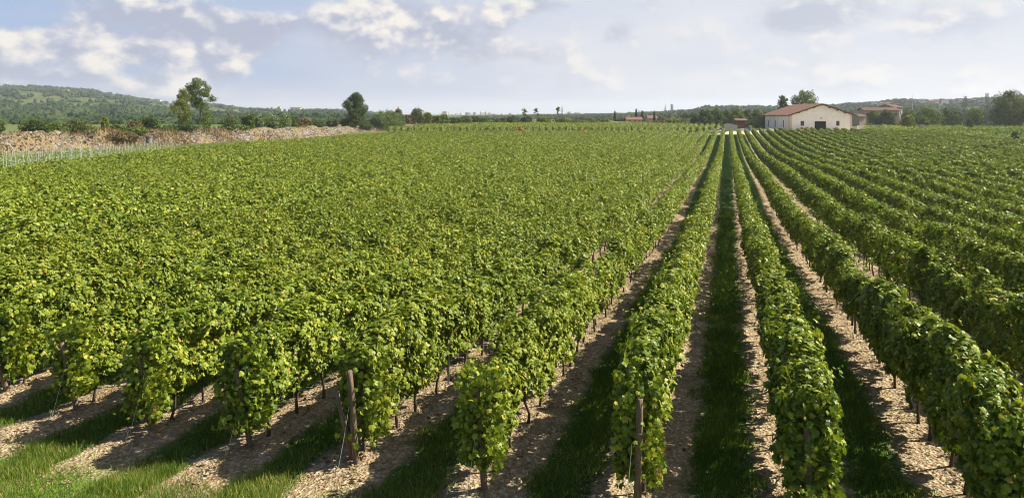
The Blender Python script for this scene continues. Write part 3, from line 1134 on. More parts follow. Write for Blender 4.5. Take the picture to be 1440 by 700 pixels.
STK = {-5: 'at the left picture edge', -4: 'beside the stub post row', -3: 'inside the row with hanging grapes', -2: 'under the yellow flecked row', -1: 'under the row with the tall bare post',
       0: 'under the row left of the straight row', 1: 'inside the straight vine row', 2: 'inside the shaggy vine row', 3: 'under the broad right-hand row'}
stake_me = None
for k, lb in STK.items():
    for i in range(2):
        if stake_me is None:
            mb = MB()
            mb.box(-.022, .022, -.004, .004, -.2, 2.05)
            mb.box(-.022, -.015, -.022, -.0045, -.2, 2.05)
            mb.box(.015, .022, -.022, -.0045, -.2, 2.05)
            for z in np.arange(.4, 2.0, .2):
                mb.box(-.035, -.0225, -.012, -.006, z, z + .03)
            stake_me = mb.mesh('metal_stake', M_metal)
        s = S0 + 3.6 + i * 5.2
        o = obj('metal_stake', stake_me, None, (lat(k) + .05, s, float(gy(s) + gx(lat(k)))), (0, radians(1.5), .3))
        tag(o, ('grey metal stake %s, ' % lb) + ('first behind the end post' if i == 0 else 'second behind the end post'), 'stake', 'metal trellis stakes')

# ------------------------------------------------------------------ grass and stones
def in_view(x, y, m=1.25):
    d = x * FWD[0] + y * FWD[1]
    xc = x * RGT[0] + y * RGT[1]
    return (d > 4) & (np.abs(xc / np.maximum(d, .1)) < .75 * m)


def gz_near(x, y):
    z = G(x, y) + (vn(x * 1.7, y * 1.7, 3) - .5) * .10 + (vn(x * .6, y * .6, 4) - .5) * .10
    u = np.abs(((x / S + KC + .5 + 200) % 1) - .5) * S
    return z + .06 * np.exp(-(u / .5) ** 2)


rng = np.random.default_rng(77)
pl = []
for (ya, yb, dn, hgt_, wd) in ((9.0, 17, 1500, .13, .010), (17, 30, 620, .15, .016), (30, 58, 230, .17, .028)):
    n = int(dn * (yb - ya) * 44)
    x = rng.uniform(-30, 14, n)
    y = rng.uniform(ya, yb, n)
    u = np.abs(((x / S + KC + .5 + 200) % 1) - .5) * S
    e = u + (vn(x * 1.5, y * 1.5, 8) - .5) * .5 + (vn(x * 5, y * 5, 9) - .5) * .3
    kp = in_view(x, y) & (rng.random(n) < sstep(e, .62, .95)) & (rng.random(n) < .45 + .9 * vn(x * .9, y * .9, 15))
    pl.append((x[kp], y[kp], np.full(kp.sum(), hgt_), np.full(kp.sum(), wd), np.zeros(kp.sum())))
    if ya < 20:   # a few weeds in the dirt
        kp = in_view(x, y) & (rng.random(n) < .02 * sstep(vn(x * .8, y * .8, 16), .55, .8))
        pl.append((x[kp], y[kp], np.full(kp.sum(), .09), np.full(kp.sum(), wd), np.full(kp.sum(), .15)))
n = 330000                                                             # headland turf
x = rng.uniform(-18, 12, n)
y = rng.uniform(5.0, 10.2, n)
u = np.abs(((x / S + KC + .5 + 200) % 1) - .5) * S
dirt = sstep(y, 8.6, 9.8) * (1 - sstep(u, .5, .95))
kp = in_view(x, y) & (rng.random(n) < (1 - .97 * dirt)) & (rng.random(n) < .25 + 1.1 * vn(x * .8, y * .8, 15))
hh = .10 + .07 * sstep(y, 7.6, 9.6) * vn(x, y, 23)
pl.append((x[kp], y[kp], hh[kp], np.full(kp.sum(), .009), np.full(kp.sum(), .12)))
gxp, gyp, ghh, gww, gto = [np.concatenate(a) for a in zip(*pl)]
n = len(gxp)
P = np.stack([gxp, gyp, gz_near(gxp, gyp) - .01], -1)
a = rng.uniform(0, 2 * pi, n)
T = np.stack([rng.normal(0, .42, n), rng.normal(0, .42, n), np.ones(n)], -1)
Nn = np.stack([np.cos(a), np.sin(a), np.full(n, .1)], -1)
tone = np.clip(rng.normal(.42, .16, n) + gto + (vn(gxp * .7, gyp * .7, 30) - .5) * .4 + np.where(rng.random(n) < .09, .5, 0) + .20 * sstep(vn(gxp * .9, gyp * .9, 37), .6, .85), 0, 1)
v, f, t = cards(P, Nn, T, ghh * rng.uniform(.5, 1.5, n), BLADE_V, BLADE_F, tone, wid=gww * rng.uniform(.7, 1.4, n))
tag(obj('grass', mesh_np('grass', v, f, M_grass, t)), kind='stuff')

pl = []
for (ya, yb, dn, sz) in ((8.0, 16, 380, .017), (16, 28, 150, .025), (28, 48, 45, .04)):
    n = int(dn * (yb - ya) * 44)
    x = rng.uniform(-30, 14, n)
    y = rng.uniform(ya, yb, n)
    u = np.abs(((x / S + KC + .5 + 200) % 1) - .5) * S
    e = u + (vn(x * 1.5, y * 1.5, 8) - .5) * .5
    kp = in_view(x, y) & (rng.random(n) < 1 - sstep(e, .7, 1.0)) & (rng.random(n) < (.35 + vn(x * 1.1, y * .6, 33)) * sstep(y, 8.5, 9.7))
    pl.append((x[kp], y[kp], sz * np.exp(rng.normal(0, .45, kp.sum()))))
sx, sy, ssz = [np.concatenate(a) for a in zip(*pl)]
n = len(sx)
ov = OCT_V[None] * rng.uniform(.55, 1.25, (n, 6, 1)) * np.array([1, .8, .42]) + rng.normal(0, .14, (n, 6, 3))
a = rng.uniform(0, 2 * pi, n)
rx_ = np.stack([ov[..., 0] * np.cos(a)[:, None] - ov[..., 1] * np.sin(a)[:, None], ov[..., 0] * np.sin(a)[:, None] + ov[..., 1] * np.cos(a)[:, None], ov[..., 2]], -1)
V = rx_ * ssz[:, None, None] + np.stack([sx, sy, gz_near(sx, sy) + .15 * ssz], -1)[:, None]
F = (np.arange(n) * 6)[:, None, None] + OCT_F[None]
tag(obj('gravel', mesh_np('gravel', V.reshape(-1, 3), F.reshape(-1, 3), M_stone, np.repeat(np.clip(rng.normal(.5, .22, n), 0, 1), 8))), kind='stuff')

rng = np.random.default_rng(123)
n = 26000
x = rng.uniform(-30, 14, n)
y = rng.uniform(8.5, 40, n)
u = np.abs(((x / S + KC + .5 + 200) % 1) - .5) * S
kp = in_view(x, y) & (rng.random(n) < (1 - .75 * sstep(u, .6, .9)) * (.25 + vn(x * .7, y * .7, 90)) * .5)
x, y = x[kp], y[kp]
n = len(x)
P = np.stack([x, y, gz_near(x, y) + .02], -1)
v, f, t = cards(P, np.stack([rng.normal(0, .35, n), rng.normal(0, .35, n), np.ones(n)], -1), rng.normal(0, 1, (n, 3)), rng.uniform(.04, .10, n), DIA_V, DIA_F, rng.random(n))
M_litter = leafmat('dead_leaf', [(0, (.06, .04, .022)), (.5, (.17, .105, .05)), (.8, (.28, .19, .08)), (1, (.34, .33, .07))], .1)
tag(obj('leaf_litter', mesh_np('leaf_litter', v, f, M_litter, t)), kind='stuff')

# loose stones on the bank
n = 9000
ti = rng.uniform(0, 259, n)
oi = rng.uniform(0, 8.5, n)
vi = lambda A: (A[np.floor(ti).astype(int), np.floor(oi).astype(int)] * (1 - ti % 1) + A[np.minimum(np.floor(ti).astype(int) + 1, 259), np.floor(oi).astype(int)] * (ti % 1)) * (1 - oi % 1) + \
    (A[np.floor(ti).astype(int), np.floor(oi).astype(int) + 1] * (1 - ti % 1) + A[np.minimum(np.floor(ti).astype(int) + 1, 259), np.floor(oi).astype(int) + 1] * (ti % 1)) * (oi % 1)
bpnt = np.stack([vi(PX), vi(PY), vi(PZ)], -1)
kp = vn(bpnt[:, 0] * .12, bpnt[:, 1] * .12, 51) + rng.normal(0, .12, n) > .45
bpnt = bpnt[kp]
n = len(bpnt)
ssz = .26 * np.exp(rng.normal(0, .45, n))
ov = OCT_V[None] * rng.uniform(.55, 1.25, (n, 6, 1)) * np.array([1, .8, .6]) + rng.normal(0, .14, (n, 6, 3))
V = ov * ssz[:, None, None] + bpnt[:, None]
F = (np.arange(n) * 6)[:, None, None] + OCT_F[None]
tag(obj('rubble', mesh_np('rubble', V.reshape(-1, 3), F.reshape(-1, 3), M_rubble, np.repeat(np.clip(rng.normal(.5, .25, n), 0, 1), 8))), kind='stuff')
# dry grass tufts on the bank
n = 26000
ti = rng.uniform(0, 259, n)
oi = rng.uniform(0, 9.5, n)
bpnt = np.stack([vi(PX), vi(PY), vi(PZ)], -1)
kp = vn(bpnt[:, 0] * .10, bpnt[:, 1] * .10, 61) + rng.normal(0, .10, n) > .52
bpnt = bpnt[kp]
n = len(bpnt)
T = np.stack([rng.normal(0, .5, n), rng.normal(0, .5, n), np.ones(n)], -1)
Nn = np.stack([rng.normal(0, 1, n), rng.normal(0, 1, n), np.full(n, .3)], -1)
v, f, t = cards(bpnt, Nn, T, rng.uniform(.4, 1.0, n), BLADE_V, BLADE_F, np.clip(rng.normal(.45, .25, n), 0, 1), wid=rng.uniform(.12, .25, n))
tag(obj('dry_grass', mesh_np('dry_grass', v, f, M_straw, t)), kind='stuff')

# ------------------------------------------------------------------ young vines with pale stakes, left edge
mb = MB()
mb.tube([(0, 0, -.2), (0, 0, 1.0), (.01, 0, 2.0)], .038, 5)
M_stake = plain('pale_stake', (.36, .345, .31), .8, var=.2)
YST = mb.mesh('young_vine_stake', M_stake)
rng = np.random.default_rng(41)
yv_pts = []
nst = 0
for k in range(-62, -33):
    x = lat(k)
    sa = float(s_near_left(x)) - 4
    for s in np.arange(46, 150, 4.2):
        xs_ = x
        d = xs_ * FWD[0] + s * FWD[1]
        px = 720 + FPX * (xs_ * RGT[0] + s * RGT[1]) / d
        if s > sa or px < -8 or px > 245:
            continue
        if d > bank_d(px) - 9:
            continue
        yv_pts.append((xs_, s))
        if nst < 290:
            o = obj('young_vine_stake', YST, None, (xs_ + rng.normal(0, .05), s + rng.normal(0, .1), float(G(xs_, s))), (radians(rng.normal(0, 3)), radians(rng.normal(0, 3)), 0))
            o.scale = (1, 1, rng.uniform(.85, 1.1))
            tag(o, 'thin pale stake among the young vines below the rubble bank', 'stake', 'pale stakes of the young vine plot')
            nst += 1
yv = np.array(yv_pts)
print('stakes', nst, len(yv))
n = len(yv) * 60
base = yv[rng.integers(0, len(yv), n)]
yp = base + np.stack([rng.normal(0, .28, n), rng.uniform(-2.1, 2.1, n)], -1)
P = np.stack([yp[:, 0], yp[:, 1], G(yp[:, 0], yp[:, 1]) + np.abs(rng.normal(0, .5, n)) + .1], -1)
v, f, t = cards(P, rng.normal(0, 1, (n, 3)) + [0, 0, .6], rng.normal(0, 1, (n, 3)), rng.uniform(.14, .30, n), DIA_V, DIA_F, np.clip(rng.normal(.6, .2, n), 0, 1))
tag(obj('young_vines', mesh_np('young_vines', v, f, M_reed, t)), kind='stuff')

# ------------------------------------------------------------------ trees and shrubs on the bank
def on_bank(px, back=2.0):
    d = bank_d(px) + back
    return at(px, d, z=bank_z(px, d) - .35), d


def bush(px, w_px, ytop, mat, label, seed, name='shrub', back=2.0, group='shrubs along the rubble bank', n=1500, leaf=None, elong=1.0, sink=0.0, **kw):
    b, d = on_bank(px, back)
    b[2] -= sink
    wd = 1.35 * w_px / FPX * d
    h = 1.0 * (CAMZ - (ytop - HOR) / FPX * d - b[2])
    return shrub(name, label, b, wd, max(h, .8), leaf or (.0022 * d), n, mat, seed, group, elong=elong, **kw)


bush(-2, 22, 169, M_dark, 'dark shrub cut by the left picture edge, on the bank', 1)
bush(46, 24, 168, M_dark, 'round dark green shrub, tallest of the first cluster on the bank', 2, n=2000)
bush(61, 18, 174, M_tree, 'mid green shrub touching the right side of the round dark one', 3)
bush(78, 20, 173, M_tree, 'low mid green shrub between the round dark one and the big olive one', 4)
bush(93, 16, 178, M_olive, 'small olive shrub at the left foot of the big olive one', 5)
bush(110, 32, 166, M_olive, 'big wide olive shrub, widest of those left of the sapling', 6, n=2600)
bush(128, 14, 178, M_tree, 'little green shrub right of the big olive one', 7)
bush(147, 11, 165, M_yell, 'bright yellow-green sapling standing alone on the bank', 8, name='sapling')
bush(162, 20, 175, M_dark, 'low dark shrub right of the bright sapling', 9)
bush(186, 20, 170, M_dry, 'rusty dry bush above the brown thicket', 10, name='dry_bush')
bush(192, 36, 178, M_tree, 'low spreading green bush in front of the rusty dry one', 11, back=-1)
bush(211, 22, 164, M_dark, 'dense dark round shrub left of the two slim trees', 12, n=2200)
bush(236, 24, 176, M_dark, 'low dark bush left under the yellowish slim tree', 13)
bush(262, 28, 174, M_dark, 'dark undergrowth at the foot of the yellowish slim tree', 14)
bush(172, 34, 184, M_dry, 'brown brushwood thicket hanging down the face of the bank', 15, name='brush_thicket', back=-4.5, sink=2.4, n=2200)
bush(320, 20, 159, M_olive, 'thin pale bush right of the two slim trees', 16, n=500)
bush(318, 26, 176, M_dark, 'low dark hedge bush under the thin pale bush', 17)
bush(338, 24, 176, M_tree, 'low green bush left of the tall pale saplings', 18)
for i, px in enumerate((351, 361, 371, 381, 391, 401, 411)):
    bush(px, 15, 161 + (i * 37 % 5), M_reed if i % 2 else M_tree, ['tall mid green sapling at the left end of the sapling clump', 'pale leafed tall sapling, second in the clump', 'mid green sapling between two pale ones, left half of the clump',
         'pale tall sapling at the middle of the clump', 'mid green sapling right of the middle of the clump', 'pale sapling, last pale one of the clump', 'mid green sapling at the right end of the clump'][i],
         60 + i, name='sapling', group='tall saplings on the bank', n=1300, elong=1.6)
bush(428, 22, 167, M_dry, 'brownish twiggy bush just right of the sapling clump', 20)
bush(447, 20, 170, M_dark, 'low dark bush between the saplings and the big round tree', 21)
bush(468, 16, 167, M_olive, 'small greyish bush left of the big round tree', 22)

b, d = on_bank(258)
tree('slim_tree', 'slim yellowish tree with gappy crown, left of the taller tree on the bank', 'tree', b, (184 - 123) / FPX * d, 30 / FPX * d, .16, .42, 2600, M_yell, 31, .10, 15, 'pair of slim trees on the bank', lean=-.02)
b, d = on_bank(279)
tree('slim_tree', 'taller slim green tree with bare trunk and leafy top, right of the yellowish tree', 'tree', b, (186 - 111) / FPX * d, 48 / FPX * d, .19, .45, 3300, M_tree, 36, .50, 13, 'pair of slim trees on the bank', lean=.01)
b, d = on_bank(289, 1.0)
bush(291, 22, 150, M_tree, 'drooping leafy branch clump right below the taller slim tree', 33, n=700, back=1)
b, d = on_bank(500)
tree('round_tree', 'dense dark round tree standing alone above the rubble bank', 'tree', b, (179 - 131) / FPX * d, 42 / FPX * d,   .35, .50, 9500, M_dark, 40, .02, 30, cone=True)
for i, (px, w_, yt, lb) in enumerate(((533, 26, 163, 'left dome of pale reeds beside the dark round tree'), (547, 34, 158, 'tallest dome of pale grey-green reeds on the bank'), (562, 16, 164, 'small pale reed clump right of the tall dome'))):
    bush(px, w_, yt, M_reed, lb, 70 + i, name='reed_clump', group='pale reed clumps', n=3000, leaf=.32, elong=5.0, back=-3, sink=1.8, up=.1, tipdown=-.6)
mids = [(560, 12, 153, M_dry, 'small bare brownish tree just right of the reeds'), (574, 14, 162, M_dry, 'brown scrub bush between the reeds and the spiky tree'), (586, 18, 152, M_olive, 'spiky olive tree sticking out above the scrub'),
        (601, 12, 158, M_yell, 'yellow leafed bush right of the spiky olive tree'), (612, 14, 163, M_tree, 'mid green bush right of the yellow one'), (622, 16, 161, M_tree, 'green bush below the tall white apartment tower'),
        (638, 22, 165, M_dark, 'dark low hedge bush right of the apartment tower'), (655, 14, 163, M_olive, 'olive bush in the hedge below the city'), (668, 18, 164, M_dark, 'dark bush in the hedge below the city'),
        (684, 20, 166, M_tree, 'mid green bush in the hedge right of the dark one'), (706, 14, 165, M_olive, 'greyish bush left of the two dark round bushes'), (721, 17, 163, M_dark, 'dark round bush left of the little lollipop tree'),
        (741, 17, 163, M_dark, 'dark round bush under the little lollipop tree'), (763, 16, 164, M_yell, 'yellowish bush between the two feathery trees'), (791, 20, 165, M_yell, 'yellow and orange bush below the church spire'),
        (812, 18, 168, M_olive, 'low olive bush on the far brown bank'), (835, 14, 169, M_dry, 'brown scrub on the far bank left of the first cypress'), (850, 12, 167, M_yell, 'yellow-green bush beside the first cypress'),
        (930, 16, 169, M_dry, 'brown bush right of the red roofs'), (944, 18, 166, M_yell, 'bright green bush left of the dark wood behind the cars'), (962, 20, 166, M_olive, 'olive bush at the left end of the dark wood')]
for i, (px, w_, yt, mt, lb) in enumerate(mids):
    bush(px, w_, yt, mt, lb, 300 + i, group='bushes along the far bank', n=1300)
for i, (px, yt, lb) in enumerate(((737, 150, 'little lollipop tree with thin trunk above the dark bushes'), (754, 150, 'small feathery tree with see-through crown, middle of three'), (784, 149, 'small feathery tree left of the church spire'))):
    b, d = on_bank(px, 4)
    tree('small_tree', lb, 'tree', b, (172 - yt) / FPX * d, 9 / FPX * d, .08, .6, 150, M_tree, 90 + i, .55, 6, 'three small trees on the far bank', top=.9)

# cypresses and trees beyond the far bank
M_cyp = leafmat('cypress_leaf', [(0, (.010, .022, .010)), (1, (.035, .055, .022))], .1)
for i, (px, yt, w_, lb) in enumerate(((864.5, 157, 2.6, 'dark narrow cypress left of the long red roof'), (894.5, 154, 2.6, 'tallest dark cypress above the red roofs'), (903, 156, 5, 'broad dark conifer right of the tallest cypress'), (920, 157, 4, 'dark conifer above the small red roof'))):
    d = 470
    b = at(px, d, z=-1.5)
    rngc = np.random.default_rng(i)
    h = CAMZ - (yt - HOR) / FPX * d + 1.5
    root = empty('cypress', b)
    tag(root, lb, 'tree', 'cypresses near the red roofs')
    wd = w_ / FPX * d
    bl = [((0, 0, h * (.12 + .8 * q)), (wd * .5 * (1.05 - q) + .15, wd * .5 * (1.05 - q) + .15, h * .12)) for q in np.linspace(0, 1, 9)]
    obj('crown', crown_mesh(rngc, bl, 700, .8, M_cyp, -.8, .1), root)
    mb = MB()
    mb.tube([(0, 0, -.3), (0, 0, h * .5), (0, 0, h * .9)], [.25, .2, .05], 6)
    mb.build('trunk', M_trunk, root)

wood = [(992, 155, 22, 0), (1006, 153, 24, 1), (1020, 156, 20, 0), (1034, 153, 24, 1), (1050, 155, 24, 0), (1064, 154, 22, 1), (1078, 158, 20, 0), (978, 160, 16, 1), (1092, 159, 18, 0)]
wlab = ['leftmost tall tree of the dark wood behind the parked cars', 'second tall dark tree behind the silver car', 'darker tree behind the grey netting', 'tall tree behind the left side of the brown hut', 'tree right above the brown hut',
        'tall tree right of the brown hut', 'tree between the wood and the building corner', 'low tree fringing the left end of the dark wood', 'tree hidden behind the building corner']
for i, (px, yt, w_, mt) in enumerate(wood):
    d = 330 + (i * 7 % 20)
    b = at(px, d, z=-2.0)
    tree('wood_tree', wlab[i], 'tree', b, CAMZ - (yt - HOR) / FPX * d + 2.0, w_ / FPX * d, .25, .62, 1900, (M_dark, M_tree)[mt], 400 + i, .05, 14, 'trees of the wood behind the car park')
big = [('round_tree', 'large rounded tree rising behind the red tiled roof', 1130, 345, 128.5, 46, M_tree, 5200, .1), ('round_tree', 'smaller tree left of the large one behind the roof', 1102, 345, 135, 20, M_dark, 2200, .1),
       ('round_tree', 'broad pale green tree at the right picture edge beyond the field', 1424, 300, 129, 58, M_olive, 7000, .02),
       ('round_tree', 'wide low tree crown behind the yellow bush', 1303, 335, 150, 34, M_tree, 3200, .02), ('round_tree', 'dark low tree left of the lattice pylon', 1333, 340, 152, 26, M_dark, 2600, .02), ('round_tree', 'rounded tree between the pylon masts', 1373, 345, 150, 26, M_tree, 2600, .02),
       ('round_tree', 'dark tree in front of the farmhouse', 1248, 350, 154, 20, M_dark, 2200, .02), ('round_tree', 'small tree at the left gable of the farmhouse', 1229, 355, 155, 13, M_tree, 1400, .02), ('round_tree', 'olive tree right of the farmhouse', 1278, 350, 153, 18, M_olive, 1800, .02),
       ('round_tree', 'dark low tree between pylon and edge tree', 1395, 345, 154, 20, M_dark, 1800, .02)]
for i, (nm, lb, px, d, yt, w_, mt, n, c0) in enumerate(big):
    b = at(px, d, z=-1.8)
    yt = yt if i < 3 else yt + 1.5
    tree(nm, lb, 'tree', b, CAMZ - (yt - HOR) / FPX * d + 1.8, (1.0 if i < 3 else 1.55) * w_ / FPX * d, .4, .66, int(n * (1 if i < 3 else 1.3)), mt, 500 + i, c0, 18, 'rounded trees beyond the building')
b = at(1279, 272, z=float(G(*at(1279, 272, z=0)[:2])))
shrub('yellow_bush', 'bright yellow-green bush standing at the end of the low wall', b, 23 / FPX * 272, CAMZ - (163 - HOR) / FPX * 272 - b[2], .6, 2600, M_yell, 601)
b = at(1300, 285, z=float(G(*at(1300, 285, z=0)[:2])))
shrub('green_bush', 'mid green bush right behind the yellow-green bush', b, 18 / FPX * 285, CAMZ - (165 - HOR) / FPX * 285 - b[2], .6, 1800, M_tree, 602)
for i, (px, d, yt, w_) in enumerate(((1363, 268, 167, 12), (1428, 190, 186, 10))):
    b = at(px, d, z=float(G(*at(px, d, z=0)[:2])))
    shrub('green_bush', ['dark bush at the foot of the left pylon mast', 'dark little bush on the track at the right picture edge'][i], b, w_ / FPX * d, CAMZ - (yt - HOR) / FPX * d - b[2], .5, 1200, M_dark, 610 + i)

# pergola vines beyond the diagonal track: a leafy sheet nobody could count
rng = np.random.default_rng(88)
n = 60000
x = rng.uniform(38, 190, n)
y = rng.uniform(150, 345, n)
ok = (y > s_far(x) + 7 + 1.5 * vn(x * .2, y * .2, 70)) & in_view(x, y, 1.15)
d_ = x * FWD[0] + y * FWD[1]
pxx = 720 + FPX * (x * RGT[0] + y * RGT[1]) / d_
ok &= ~((pxx < 1215) & (d_ < 318)) & (d_ < 335)
x, y = x[ok], y[ok]
n = len(x)
ridge = np.abs(((x * .25 + y * .968) / 5.0) % 1 - .5) * 2
h = 1.0 + 1.5 * (1 - ridge ** 2) + .8 * (vn(x * .5, y * .5, 71) - .5)
P = np.stack([x, y, G(x, y) + h * rng.uniform(.55, 1.0, n)], -1)
N = np.stack([rng.normal(0, .6, n), rng.normal(-.3, .6, n), np.ones(n)], -1)
tone = np.clip(rng.normal(.36, .2, n) + (vn(x * .12, y * .12, 72) - .4) * .9, 0, 1)
v, f, t = cards(P, N, rng.normal(0, 1, (n, 3)), rng.uniform(.35, .75, n), DIA_V, DIA_F, tone)
M_perg = leafmat('pergola_leaf', [(0, (.045, .085, .015)), (.5, (.125, .175, .030)), (1, (.29, .29, .045))], .3)
tag(obj('pergola_vines', mesh_np('pergola_vines', v, f, M_perg, t)), kind='stuff')

# ------------------------------------------------------------------ far woods on hills and plain
ICO = None


def blob_trees(name, pos, rad, hgt_, tone, mat, seed):
    """each tree a rough many-sided crown, in one mass of woodland"""
    rng = np.random.default_rng(seed)
    nu, nv = 6, 4
    BV, BF = [], []
    for i in range(1, nv):
        for j in range(nu):
            a, b = pi * i / nv, 2 * pi * (j + .5 * (i % 2)) / nu
            BV.append((sin(a) * cos(b), sin(a) * sin(b), cos(a)))
    BV += [(0, 0, 1), (0, 0, -1)]
    BV = np.array(BV)
    m = len(BV)
    for i in range(nv - 2):
        for j in range(nu):
            j2 = (j + 1) % nu
            BF += [(i * nu + j, (i + 1) * nu + j, (i + 1) * nu + j2), (i * nu + j, (i + 1) * nu + j2, i * nu + j2)]
    for j in range(nu):
        j2 = (j + 1) % nu
        BF += [(m - 2, j, j2), (m - 1, (nv - 2) * nu + j2, (nv - 2) * nu + j)]
    BF = np.array(BF)
    n = len(pos)
    vv = BV[None] * rng.uniform(.70, 1.25, (n, m, 1))
    vv = vv * np.stack([rad, rad, hgt_ * .55], -1)[:, None] + pos[:, None] + np.stack([0 * rad, 0 * rad, hgt_ * .42], -1)[:, None]
    ff = (np.arange(n) * m)[:, None, None] + BF[None]
    tt_ = np.clip(np.repeat(tone, len(BF)) + rng.normal(0, .12, n * len(BF)), 0, 1)
    tag(obj(name, mesh_np(name, vv.reshape(-1, 3), ff.reshape(-1, 3), mat, tt_)), kind='stuff')


def polar(px, d, z):
    xc = (px - 720) / FPX * d
    return np.stack([RGT[0] * xc + FWD[0] * d, RGT[1] * xc + FWD[1] * d, z], -1)


rng = np.random.default_rng(99)
n = 52000
px = rng.uniform(-420, 720, n)
d = rng.uniform(420, 2480, n)
z = hill_z(px, d)
zl = np.maximum(CAMZ - (np.interp(px, hl[:, 0], hl[:, 1]) - HOR) / FPX * 2300, 6)
q = (z + 3) / (zl + 3)
msk = vn(px / 34, d / 150, 31) * .6 + vn(px / 11, d / 60, 32) * .4
low = 1 - sstep(q, .13, .24)
topz = sstep(q, .90, .98)
mid = sstep(msk, .62, .70)
pr = np.clip(np.maximum(np.maximum(low * .95, topz * sstep(msk, .42, .56)), mid * .7), 0, 1)
pr = np.where(d < 1000, .9 * sstep(msk, .12, .3) * sstep(640 - px, 0, 60), pr)
hedge = (np.abs((z + 16 * vn(px / 50, d / 200, 33)) % 13 - 6.5) > 6.0) * .5
kp = rng.random(n) < np.maximum(pr, hedge)
px, d, z = px[kp], d[kp], z[kp]
rad = rng.uniform(3.0, 6.0, len(px))
hh = rng.uniform(5, 10.5, len(px)) * (1 + .25 * (rng.random(len(px)) < .1)) * (1 - .5 * sstep(px, 480, 580)) * np.where(d < 700, .62, 1)
blob_trees('hill_woodland', polar(px, d, z - 1), rad, hh, np.clip(vn(px / 20, d / 90, 35), 0, 1), M_wood_far, 1)
n = 26000
px = rng.uniform(600, 1800, n)
d = rng.uniform(640, 1650, n)
z = hill_z(px, d)
msk = vn(px / 40, d / 120, 41) * .6 + vn(px / 12, d / 60, 42) * .4
kp = rng.random(n) < sstep(msk, .34, .50)
px, d, z = px[kp], d[kp], z[kp]
blob_trees('ridge_woodland', polar(px, d, z - 1), rng.uniform(2.6, 5.4, len(px)), rng.uniform(5, 10, len(px)) * (.5 + .5 * sstep(px, 830, 980)), np.clip(vn(px / 20, d / 90, 45) * 1.1, 0, 1), M_wood_far, 2)
# tree lines on the plain, made of leaf clumps
n = 420
px = rng.uniform(560, 1500, n)
d = rng.uniform(410, 640, n)
kp = (vn(px / 30, d / 40, 47) > .40) & ~((px > 850) & (px < 940) & (d < 520)) & ~((px > 1195) & (px < 1290) & (d < 470))
px, d = px[kp], d[kp]
z = np.full(len(px), -2.0)
cs, rs = polar(px, d, z), rng.uniform(2.4, 4.8, len(px))
hts = rng.uniform(5, 9.0, len(px)) * (.5 + .5 * sstep(px, 830, 980))
bl = [((c[0], c[1], c[2] + h_ * .5), (r, r, h_ * .55)) for c, r, h_ in zip(cs, rs, hts)]
obj_ = obj('plain_woodland', crown_mesh(rng, bl, 42000, 1.1, M_wood_far, name='plain_woodland'))
tag(obj_, kind='stuff')

# ------------------------------------------------------------------ buildings
def plaster(name, col):
    m_, t, out = newmat(name)
    pos = t.n('ShaderNodeTexCoord').outputs['Object']
    f = t.noise(pos, .7, 6, .6)
    st = t.n('ShaderNodeMapping', in_0=pos)
    st.inputs['Scale'].default_value = (1.5, 1.5, .12)
    f2 = t.noise(st.outputs[0], 2.0, 4, .6)
    c = t.ramp(f, [(.3, tuple(c * .92 for c in col)), (.7, tuple(min(1, c * 1.05) for c in col))])
    c = t.mix(t.smooth(f2, .6, .85, 0, .08), c, tuple(v_ * .72 for v_ in col))
    b = t.n('ShaderNodeBsdfPrincipled', in_0=c, in_Roughness=.9)
    t.set(out.inputs[0], b.outputs[0])
    return m_


def tilemat(stops=None, nm='clay_roof_tiles'):
    m_, t, out = newmat(nm)
    pos = t.n('ShaderNodeTexCoord').outputs['Object']
    wv = t.n('ShaderNodeTexWave', wave_type='BANDS', bands_direction='Y', in_Scale=1.1)
    t.set(wv.inputs['Vector'], pos)
    f = t.noise(pos, 2.5, 6, .7)
    c = t.ramp(f, stops or [(.3, (.145, .076, .056)), (.55, (.205, .116, .086)), (.8, (.255, .158, .118))])
    c = t.mix(t.m('MULTIPLY', wv.outputs['Fac'], .35), c, (.13, .06, .045))
    b = t.n('ShaderNodeBsdfPrincipled', in_0=c, in_Roughness=.95)
    b.inputs['Specular IOR Level'].default_value = .1
    bp = t.n('ShaderNodeBump', in_Strength=.6, in_Distance=.08, in_Height=wv.outputs['Fac'])
    t.set(b.inputs['Normal'], bp.outputs[0])
    t.set(out.inputs[0], b.outputs[0])
    return m_


M_cream = plaster('cream_plaster', (.86, .83, .76))
M_pil = plaster('ochre_plaster', (.66, .50, .32))
M_white = plain('white_trim', (.78, .76, .70), .7)
M_tile = tilemat()
M_tile_old = tilemat([(.3, (.085, .055, .042)), (.55, (.13, .080, .060)), (.8, (.18, .115, .085))], 'old_roof_tiles')
M_beam = plain('brown_beam', (.10, .055, .04), .8)
M_glass = plain('dark_glass', (.03, .035, .045), .12, spec=.6, var=.3)
M_black = plain('dark_doorway', (.008, .009, .012), .95, var=.3, spec=.02)
M_shut = plain('green_shutter', (.07, .09, .075), .6)

D0 = 285.0
pL = at(1111.5, D0, z=0)
GW = 86.5 / FPX * D0                      # gable width
BL = 27.5                                 # length away from us
gb = float(G(pL[0], pL[1]))
root = empty('winery_building', (pL[0], pL[1], gb), YAW)     # x to the right, y away from the camera
tag(root, 'cream gabled farm building with red tiled roof and dark doorway', 'building')
EV = CAMZ - (161.5 - HOR) / FPX * D0 - gb
RG = CAMZ - (147 - HOR) / FPX * D0 - gb
sl = (RG - EV) / (GW / 2)
# gable shell with real openings in the front: door and two windows
dw0, dw1, dh = GW * (749 - 455) / (1205 - 455), GW * (890 - 455) / (1205 - 455), EV * .60
wz0, wz1 = EV * .33, EV * .62
w1 = (GW * .165, GW * .225)
w2 = (GW * .745, GW * .80)
cuts_x = [0, w1[0], w1[1], dw0, dw1, w2[0], w2[1], GW]
mb = MB()


def roof_z(x):
    return EV + sl * min(x, GW - x)


